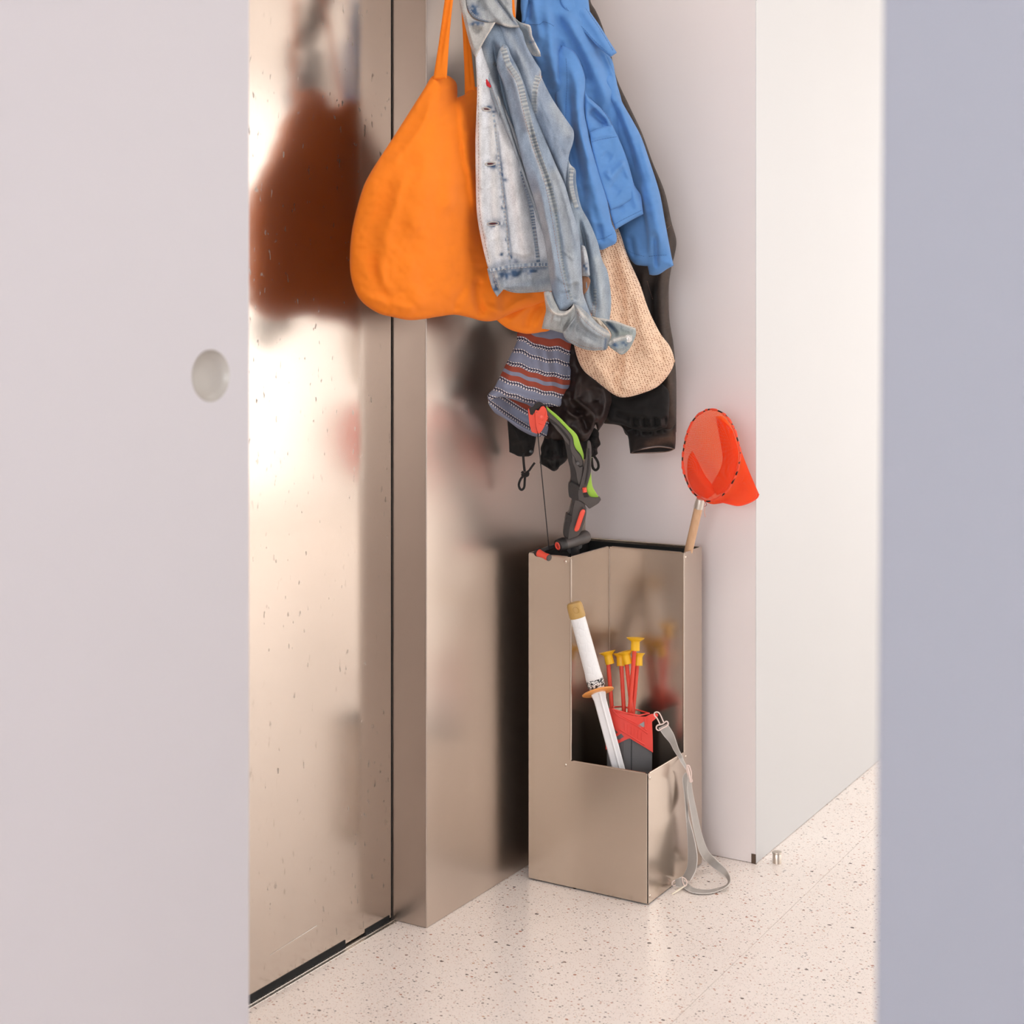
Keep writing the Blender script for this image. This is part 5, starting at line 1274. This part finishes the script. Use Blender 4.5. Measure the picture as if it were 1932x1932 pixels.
# --- butterfly net
def mat_net():
    m = NT('coral_net_mesh')
    t = m.t; out = t.nodes['Material Output']; t.nodes.remove(m.b)
    v = m.co('UV', (1, 1, 1))
    s = m.n('ShaderNodeSeparateXYZ'); m.l(v, s.inputs[0])
    def th_(o, f): 
        fr = m.math('FRACT', m.math('MULTIPLY', o, f)); return m.math('LESS_THAN', m.math('ABSOLUTE', m.math('SUBTRACT', fr, .5)), .23)
    a = m.math('ADD', s.outputs['X'], s.outputs['Y']); b = m.math('SUBTRACT', s.outputs['X'], s.outputs['Y'])
    hole = m.math('MULTIPLY', th_(a, 340), th_(b, 340))
    df = m.n('ShaderNodeBsdfDiffuse'); df.inputs[0].default_value = (*lin((255, 90, 50)), 1)
    tr = m.n('ShaderNodeBsdfTranslucent'); tr.inputs[0].default_value = (*lin((255, 118, 50)), 1)
    mx = m.n('ShaderNodeMixShader'); mx.inputs[0].default_value = .5; m.l(df.outputs[0], mx.inputs[1]); m.l(tr.outputs[0], mx.inputs[2])
    tp = m.n('ShaderNodeBsdfTransparent')
    m2 = m.n('ShaderNodeMixShader'); m.l(hole, m2.inputs[0]); m.l(mx.outputs[0], m2.inputs[1]); m.l(tp.outputs[0], m2.inputs[2])
    m.l(m2.outputs[0], out.inputs['Surface'])
    return m.m
M_net = mat_net()
net = thing('butterfly_net', 'orange-red mesh butterfly net on a wooden handle standing in the umbrella stand', 'butterfly net')
HP = [(1342, 772), (1366, 781), (1382.5, 803), (1392.5, 833), (1396.5, 856), (1392, 886), (1382.5, 909), (1369, 929), (1352.5, 941), (1334.5, 946), (1320, 940), (1304.5, 925.5), (1294.7, 905.6), (1289, 885.7), (1287.5, 866), (1290.6, 842.7), (1296, 819.5), (1306, 796), (1321, 780)]
Yh = lambda x: 2.955 - .13 * (x - 1342) / 110
HL_ = catmull(HP, 4, True, 80)
n_h = 96
cum = np.r_[0, np.cumsum(np.linalg.norm(np.diff(np.vstack([HL_, HL_[:1]]), axis=0), axis=1))]
HH = np.vstack([HL_, HL_[:1]])
ring = np.array([(np.interp(cum[-1] * k / n_h, cum, HH[:, 0]), np.interp(cum[-1] * k / n_h, cum, HH[:, 1])) for k in range(n_h)])
hoop3 = [P(x, y, Yh(x)) for x, y in ring]
MB().tube(hoop3, .0016, 8, closed=True).build('hoop', plain('black_wire', lin((40, 30, 30)), .35, .5), net, smooth=True)
# mesh whipped round the wire: lumpy sleeve with gaps
M_hem = plain('coral_hem', lin((252, 84, 54)), .75)
rs = random.Random(4)
k = 0
while k < n_h:
    ln_ = rs.randint(2, 6)
    pts_ = [hoop3[(k + j) % n_h] + RIGHT * rs.uniform(-.0006, .0006) + Vector((0, 0, rs.uniform(-.0006, .0006))) for j in range(ln_ + 1)]
    MB().tube(pts_, [rs.uniform(.0020, .0036) if 0 < j < ln_ else .0014 for j in range(ln_ + 1)], 7, flat=.8).build('whipped_hem', M_hem, net, smooth=True)
    k += ln_ + (1 if rs.random() < .75 else 0)
# bag of mesh: from the hoop back to a closed seam at lower right
END = catmull([(1350, 944), (1372, 950), (1394, 954), (1415, 948), (1429, 939), (1432, 932)], 4)
ecum = np.r_[0, np.cumsum(np.linalg.norm(np.diff(END, axis=0), axis=1))]
def endpt(u): return np.array([np.interp(u * ecum[-1], ecum, END[:, 0]), np.interp(u * ecum[-1], ecum, END[:, 1])])
rows = 16; vs = []; uvs = []
for i in range(rows + 1):
    f_ = i / rows
    for k in range(n_h):
        ang = 2 * math.pi * k / n_h                 # k=0 is the top of the hoop, running clockwise
        # top and right side go to the far end of the seam, the left and bottom to its near end
        u = .5 + .5 * math.cos(ang - .55)
        e_ = endpt(u); h_ = ring[k]
        s_ = f_ ** .9
        x = h_[0] * (1 - s_) + e_[0] * s_; y = h_[1] * (1 - s_) + e_[1] * s_
        sag = math.sin(math.pi * f_)
        y += sag * 6 * (1 - u); x += -sag * 3 * math.sin(ang)
        Y = Yh(h_[0]) * (1 - s_) + (2.965 - .0 * u) * s_ + sag * (.012 + .012 * math.cos(ang * 1.0 - 2.2)) + .004 * math.sin(ang * 7 + f_ * 4) * sag
        Y = min(Y, depth_a(x, AW) - .012)
        if i == 0: Y = Yh(h_[0])
        vs.append(P(x, y, Y)); uvs.append((k / n_h * .52, f_ * .26))
fs = [(i * n_h + k, i * n_h + (k + 1) % n_h, (i + 1) * n_h + (k + 1) % n_h, (i + 1) * n_h + k) for i in range(rows) for k in range(n_h)]
me = bpy.data.meshes.new('net_bag'); me.from_pydata(vs, [], fs)
ul = me.uv_layers.new(name='UVMap')
for p in me.polygons:
    for li, vi in zip(p.loop_indices, p.vertices):
        u_, v_ = uvs[vi]
        if vi % n_h == 0 and max(q % n_h for q in p.vertices) == n_h - 1: u_ = .52
        ul.data[li].uv = (u_, v_)
link('net_bag', me, M_net, net, True)
MB().tube([P(x, y, 2.964) for x, y in END], .0011, 6).build('end_seam', M_hem, net, smooth=True)
sm_ = [P(1351, 786, Yh(1351)), P(1356, 815, 2.955), P(1364, 862, 2.97), P(1358, 890, 2.97), P(1343, 914, 2.965)]
MB().tube(smooth3(sm_, 6), .0007, 5).build('side_seam', M_hem, net, smooth=True)
cloth('mesh_fold', [(1352, 786), (1357, 820), (1364, 862), (1358, 887), (1344, 914), (1352, 934), (1368, 927), (1382, 906), (1390, 884), (1393, 856), (1389, 834), (1379, 806), (1364, 786)],
      [(1352, 790, 2.965), (1364, 862, 2.96), (1390, 860, 2.925), (1350, 930, 2.965), (1370, 795, 2.945)], M_net, net, (6, 3), 14, [('g', [(1375, 800), (1380, 860), (1366, 915)], 8, 4)], 4, edge=.3, rumple=3, seed=5)
cloth('mesh_fold', [(1306, 850), (1318, 872), (1330, 896), (1343, 914), (1350, 930), (1335, 941), (1318, 934), (1304, 918), (1297, 896), (1298, 866)],
      [(1306, 860, 3.005), (1343, 914, 2.985), (1320, 934, 2.99), (1298, 890, 3.01)], M_net, net, (5, 3), 12, [('g', [(1302, 875), (1320, 905), (1340, 928)], 7, 4)], 4, edge=.3, rumple=3, seed=6)
# handle
M_wood = NT('pale_wood'); v_ = M_wood.co(scale=(1, 1, .12)); M_wood.base(M_wood.mix(lin((222, 184, 146)), lin((196, 152, 116)), M_wood.noise(v_, 160, 4))); M_wood.i['Roughness'].default_value = .55; M_wood = M_wood.m
h0, h1 = P(1321, 944, 2.955), P(1299, 1040, 2.99)
hd = (h1 - h0).normalized()
lam = (.012 - h0.z) / hd.z
wl_ = (P(1328, 956, 2.955) - P(1312, 954, 2.955)).length / 2
MB().tube([h0 + hd * .010, h1, h0 + hd * lam], wl_, 20).build('handle', M_wood, net, smooth=True)
fM = axis_M(h0, hd)
fe = MB().lathe([(wl_ * .62, -.004), (wl_ * .9, -.003), (wl_ * .98, .0), (wl_ * 1.08, .008), (wl_ * 1.1, .017), (wl_ * 1.02, .0175)], fM, 24).build('ferrule', plain('bright_ferrule', (.72, .68, .62), .3, .9), net, smooth=True)
MB().tube(smooth3([P(1329, 948, 2.945), P(1330, 958, 2.945), P(1329, 966, 2.945), P(1331, 976, 2.945)], 5), .0005, 5).build('loose_thread', plain('pale_orange_thread', lin((236, 170, 140)), .8), net)
MB().tube(smooth3([P(1331, 947, 2.945), P(1333, 953, 2.945), P(1329, 956, 2.945)], 5), .0006, 5).build('thread_knot', plain('dark_red_thread', lin((130, 40, 36)), .8), net)

# --- toy bow
M_bg = plain('dark_grey_bow_plastic', lin((84, 79, 77)), .4, grain=.1, gscale=700)
M_bd = plain('charcoal_and_shade_plastic', lin((42, 39, 39)), .42)  # black parts, and the bow's shadow side painted in as a darker grey
M_green = plain('lime_green_plastic', lin((176, 222, 84)), .4)
M_coral = plain('coral_orange_plastic', lin((250, 92, 72)), .38)
bow = thing('toy_bow', 'dark grey toy bow with lime green and coral parts, sticking out of the umbrella stand', 'toy bow')
Yb = lambda x, y: 2.815 + .115 * (y - 760) / 260
def Yo(o_): return lambda x, y: Yb(x, y) + o_
slab('green_inlay', [(1027, 764), (1037, 772), (1053, 785), (1073, 805), (1088, 820), (1095, 838), (1101, 856), (1101.5, 869), (1094, 862), (1084, 848), (1078, 826), (1062, 806), (1046, 790), (1032, 778)], Yo(.004), .010, M_green, bow, .001)
limb = slab('upper_limb', [(1020, 759), (1030, 766), (1034, 775), (1048, 788), (1065.5, 805.5), (1078, 820), (1081.5, 828), (1083, 838), (1086, 846), (1095, 857), (1099, 866), (1101, 874), (1101, 888), (1099, 900), (1096, 912), (1092, 926), (1073, 924), (1074, 912), (1077, 902), (1076, 885), (1073, 872), (1069, 852), (1066, 836), (1059, 818), (1050, 808), (1042.5, 802), (1035.5, 793), (1028, 780)], Yb, .020, M_bd, bow, .0018)
slab('limb_plate', [(1030, 767), (1034, 776), (1048, 789), (1065, 807), (1077, 821), (1080, 829), (1082, 840), (1086, 849), (1094, 859), (1098, 868), (1099, 876), (1094, 880), (1087, 873), (1085, 864), (1079, 855), (1076, 844), (1076, 830), (1070, 820), (1058, 806), (1046, 795), (1036, 788), (1032, 778)], Yo(-.003), .006, M_bg, limb, .001)
slab('limb_plate', [(1079, 856), (1084, 862), (1086, 872), (1094, 882), (1099, 880), (1099, 892), (1096, 906), (1093, 916), (1089, 905), (1086, 888), (1080, 872)], Yo(-.003), .005, M_bg, limb, .001)
slab('limb_recess', [(1040, 797), (1050, 803), (1062, 817), (1074, 833), (1074, 840), (1068, 834), (1060, 822), (1050, 811)], Yo(-.0012), .003, M_bg, limb, .0006)
for k in range(5): slab('tooth', [(1097, 889 + k * 5), (1101, 886 + k * 5), (1100, 890 + k * 5)], Yo(-.004), .01, M_bd, limb, .0004, sm=False)
MB().lathe([(.0002, 0), (.004, 0), (.004, .004), (.003, .005), (.0002, .005)][::-1], Matrix.Translation(P(1090, 874, Yb(0, 874) - .003)) @ (-VIEW).to_track_quat('Z', 'Y').to_matrix().to_4x4(), 16).build('boss', M_bg, limb, smooth=True)
# string wheel housing
hs = slab('wheel_housing', [(1009, 776), (1011, 773), (1016, 775), (1021, 767), (1026, 766), (1030, 771), (1032, 778), (1033, 784), (1035, 787), (1033, 791), (1030, 797), (1026, 807), (1020, 816), (1015.5, 819.5), (1012, 808), (1010, 795)], Yo(-.006), .018, M_coral, bow, .0012)
slab('housing_side', [(996, 774), (998, 770), (1003, 782), (1009, 776), (1010, 796), (1012, 809), (1015.5, 819.5), (1003, 815), (999, 800)], Yo(-.001), .014, M_coral, hs, .0012)
slab('black_cap', [(998, 770), (1006, 768), (1010, 762), (1016, 758), (1021, 760), (1027, 765), (1020, 767), (1016, 774), (1011, 773), (1008, 779), (1005, 783.5), (1000, 782)], Yo(-.002), .018, M_bd, bow, .0012)
zc2 = lambda x, y, r, h, nm, mt, pr, o_=-.006: MB().lathe([(.0002, 0), (r, 0), (r, h), (r * .8, h + .0006), (.0002, h + .0006)], Matrix.Translation(P(x, y, Yb(x, y) + o_)) @ (-VIEW).to_track_quat('Z', 'Y').to_matrix().to_4x4(), 18).build(nm, mt, pr, smooth=True)
zc2(1021.5, 786, .0034, .0016, 'hub', M_coral, hs); zc2(1021.5, 786, .0062, .0007, 'wheel_disc', M_coral, hs); zc2(1012.5, 777.5, .0009, .0004, 'screw', M_bd, hs); zc2(1033, 787.5, .0009, .0004, 'screw', M_bd, hs)
MB().tube([P(x, y, Yb(x, y) - .0065) for x, y in catmull([(1030, 776), (1029, 784), (1024, 793), (1018, 790)], 2)], .0010, 6).build('raised_line', M_coral, hs, smooth=True)
MB().tube([P(x, y, Yb(x, y) - .0065) for x, y in ((1016, 799), (1026, 803))], .0005, 5).build('raised_line', M_coral, hs)
# string
MB().tube([P(1014.5, 817, 2.83), P(1036, 1037, 2.94)], .0011, 8).build('bow_string', M_bd, bow, smooth=True)
# rest blade, lower green inlay, centre block
slab('green_inlay', [(1113, 862), (1116, 861), (1115, 888), (1117.5, 916), (1123, 927), (1129.5, 938), (1120, 941), (1110, 941), (1106, 926), (1108, 912), (1110, 890)], Yo(.006), .008, M_green, bow, .001)
bl = slab('arrow_rest', [(1108.5, 832), (1113, 831), (1114.5, 836), (1116, 846), (1115.5, 870), (1115, 891), (1111, 906), (1107.5, 918), (1100, 921), (1092, 924), (1096, 908), (1099.5, 894), (1103, 876), (1105.5, 862), (1107, 848)], Yo(-.006), .010, M_bg, bow, .0014)
slab('rest_rib', [(1108.5, 846), (1112, 846), (1112, 880), (1106, 915), (1103, 915), (1108, 882)], Yo(-.0085), .004, M_bd, bl, .0008)
cb = slab('centre_block', [(1073, 912), (1077, 908), (1093, 917), (1095, 922), (1104, 925), (1114, 938), (1124, 939), (1132, 938.5), (1134.5, 942), (1130, 949), (1121, 955), (1112, 960.5), (1104, 952), (1094, 945), (1083, 943), (1074, 938), (1072.5, 924)], Yo(-.004), .026, M_bg, bow, .002)
slab('block_side', [(1073, 913), (1077, 909), (1093, 918), (1091, 930), (1092, 944), (1083, 943), (1074, 938), (1072.5, 924)], Yo(-.006), .012, M_bd, cb, .0012)
slab('block_panel', [(1100, 932), (1107, 926), (1112, 938), (1102, 939)], Yo(-.0052), .004, M_bd, cb, .0006)
kn = [P(1099, 925.5, Yb(0, 925) - .008), P(1107, 922.5, Yb(0, 923) - .008)]
MB().lathe([(.0036, -.0002), (.0044, .0006), (.0044, .0022), (.0038, .003), (.0044, .0038), (.0044, .0056), (.0038, .0062), (.0044, .007), (.0044, .0086), (.0036, .0094)], axis_M(P(1102.5, 920, Yb(0, 920) - .008), Vector((0, 0, -1)) + RIGHT * .1), 18).build('release_knob', M_coral, cb, smooth=True)
# grip
gp = slab('grip', [(1080.5, 940), (1093, 944), (1103, 951), (1107, 960), (1106, 972), (1103, 986), (1099, 996), (1097, 1003), (1090, 1012), (1078, 1017), (1072, 1019), (1063.5, 1012), (1063, 1004), (1065, 993), (1066.5, 983), (1069, 971), (1074, 966), (1076, 958)], Yo(-.002), .030, M_bg, bow, .004, 3)
slab('grip_back', [(1080, 941), (1085, 943), (1081, 962), (1078, 980), (1074, 998), (1072, 1018), (1063, 1010), (1064, 994), (1066, 983), (1068, 970), (1073, 970), (1076, 958)], Yo(-.006), .030, M_bd, gp, .002)
slab('grip_band', [(1069, 969), (1079, 973), (1078, 986), (1066, 982)], Yo(-.009), .034, M_bd, gp, .0012)
pl = [P(1099, 966.5, Yb(0, 966) - .008), P(1088.5, 997.5, Yb(0, 997) - .008)]
MB().tube([pl[0].lerp(pl[1], t) for t in (-.17, -.14, -.07, 0, 1, 1.07, 1.14, 1.17)], [.001, .0036, .0056, .0062, .0062, .0056, .0036, .001], 18, flat=.55).build('coral_button', M_coral, gp, smooth=True)
zc2(1099, 957, .0012, .0004, 'screw', M_bd, gp, -.0025)
# barrel with open coral bore
ba, bb = P(1053, 1030, 2.925), P(1109, 1011, 2.965)
bd_ = (bb - ba).normalized(); bL = (bb - ba).length; bM = axis_M(ba, bd_)
br_ = 12.6 * 2.94 / F
MB().lathe([(br_ * .55, .001), (br_ * .62, -.001), (br_ * .9, .001), (br_, .006), (br_, .016), (br_ * .93, .018), (br_ * .95, bL - .02), (br_ * 1.02, bL - .016), (br_ * 1.0, bL - .004), (br_ * .8, bL), (br_ * .3, bL + .001)], bM, 28).build('barrel', M_bg, bow, smooth=True)
MB().lathe([(br_ * .95, -.0006), (br_ * .98, .002), (br_ * 1.03, .008), (br_ * 1.03, .0145), (br_ * .98, .0155)], bM, 28).build('barrel_cap', M_bd, bow, smooth=True)
MB().tube([bM @ Vector((br_ * .5 * math.cos(a), br_ * .5 * math.sin(a), -.0012)) for a in [2 * math.pi * k / 24 for k in range(24)]], .0014, 8, closed=True).build('bore_ring', M_coral, bow, smooth=True)
MB().lathe([(br_ * .44, -.0008), (br_ * .44, .0), (.0003, .0002)], bM, 20).build('bore', plain('coral_bore', lin((190, 60, 48)), .5), bow)
for q in ((1067, 1019.5), (1104, 1004)): zc2(q[0], q[1], .0022, .0004, 'screw_hole', M_black, bow, .0) if False else None
# folded lower limb resting on the rim, with its coral roller
slab('lower_limb', [(1076, 1022), (1100, 1024), (1098, 1034), (1086, 1041), (1074, 1046), (1068, 1036), (1050, 1034), (1030, 1040), (1020, 1048), (1012, 1046), (1014, 1040), (1028, 1034), (1048, 1027), (1064, 1026)], lambda x, y: 2.93 + (x - 1015) * .0004, .016, M_bd, bow, .0012)
MB().tube([P(1084, 1030, 2.965), P(1082, 1150, 2.985), P(1075, 1400, 3.0)], [.014, .013, .009], 10, flat=.7).build('lower_handle', M_bd, bow, smooth=True)
ra, rb = P(1014, 1042, 2.905), P(1036, 1052.5, 2.885)
rd = (rb - ra).normalized(); rL = (rb - ra).length; rr_ = 6.6 * 2.9 / F
MB().lathe([(rr_ * .6, 0), (rr_ * 1.05, .001), (rr_ * 1.1, .004), (rr_ * .9, rL * .45), (rr_ * .86, rL * .6), (rr_ * .98, rL * .9), (rr_ * .9, rL * .97)], axis_M(ra, rd), 24).build('roller', M_coral, bow, smooth=True)
MB().lathe([(rr_ * .85, rL * .93), (rr_ * .95, rL * .95), (rr_ * .95, rL + .001), (rr_ * .8, rL + .0022), (.0003, rL + .0024)], axis_M(ra, rd), 24).build('roller_cap', M_bg, bow, smooth=True)
MB().lathe([(.0003, -.004), (rr_ * 1.0, -.0035), (rr_ * 1.25, 0), (rr_ * 1.2, .0035)], axis_M(ra, rd), 24).build('roller_cap', M_bd, bow, smooth=True)
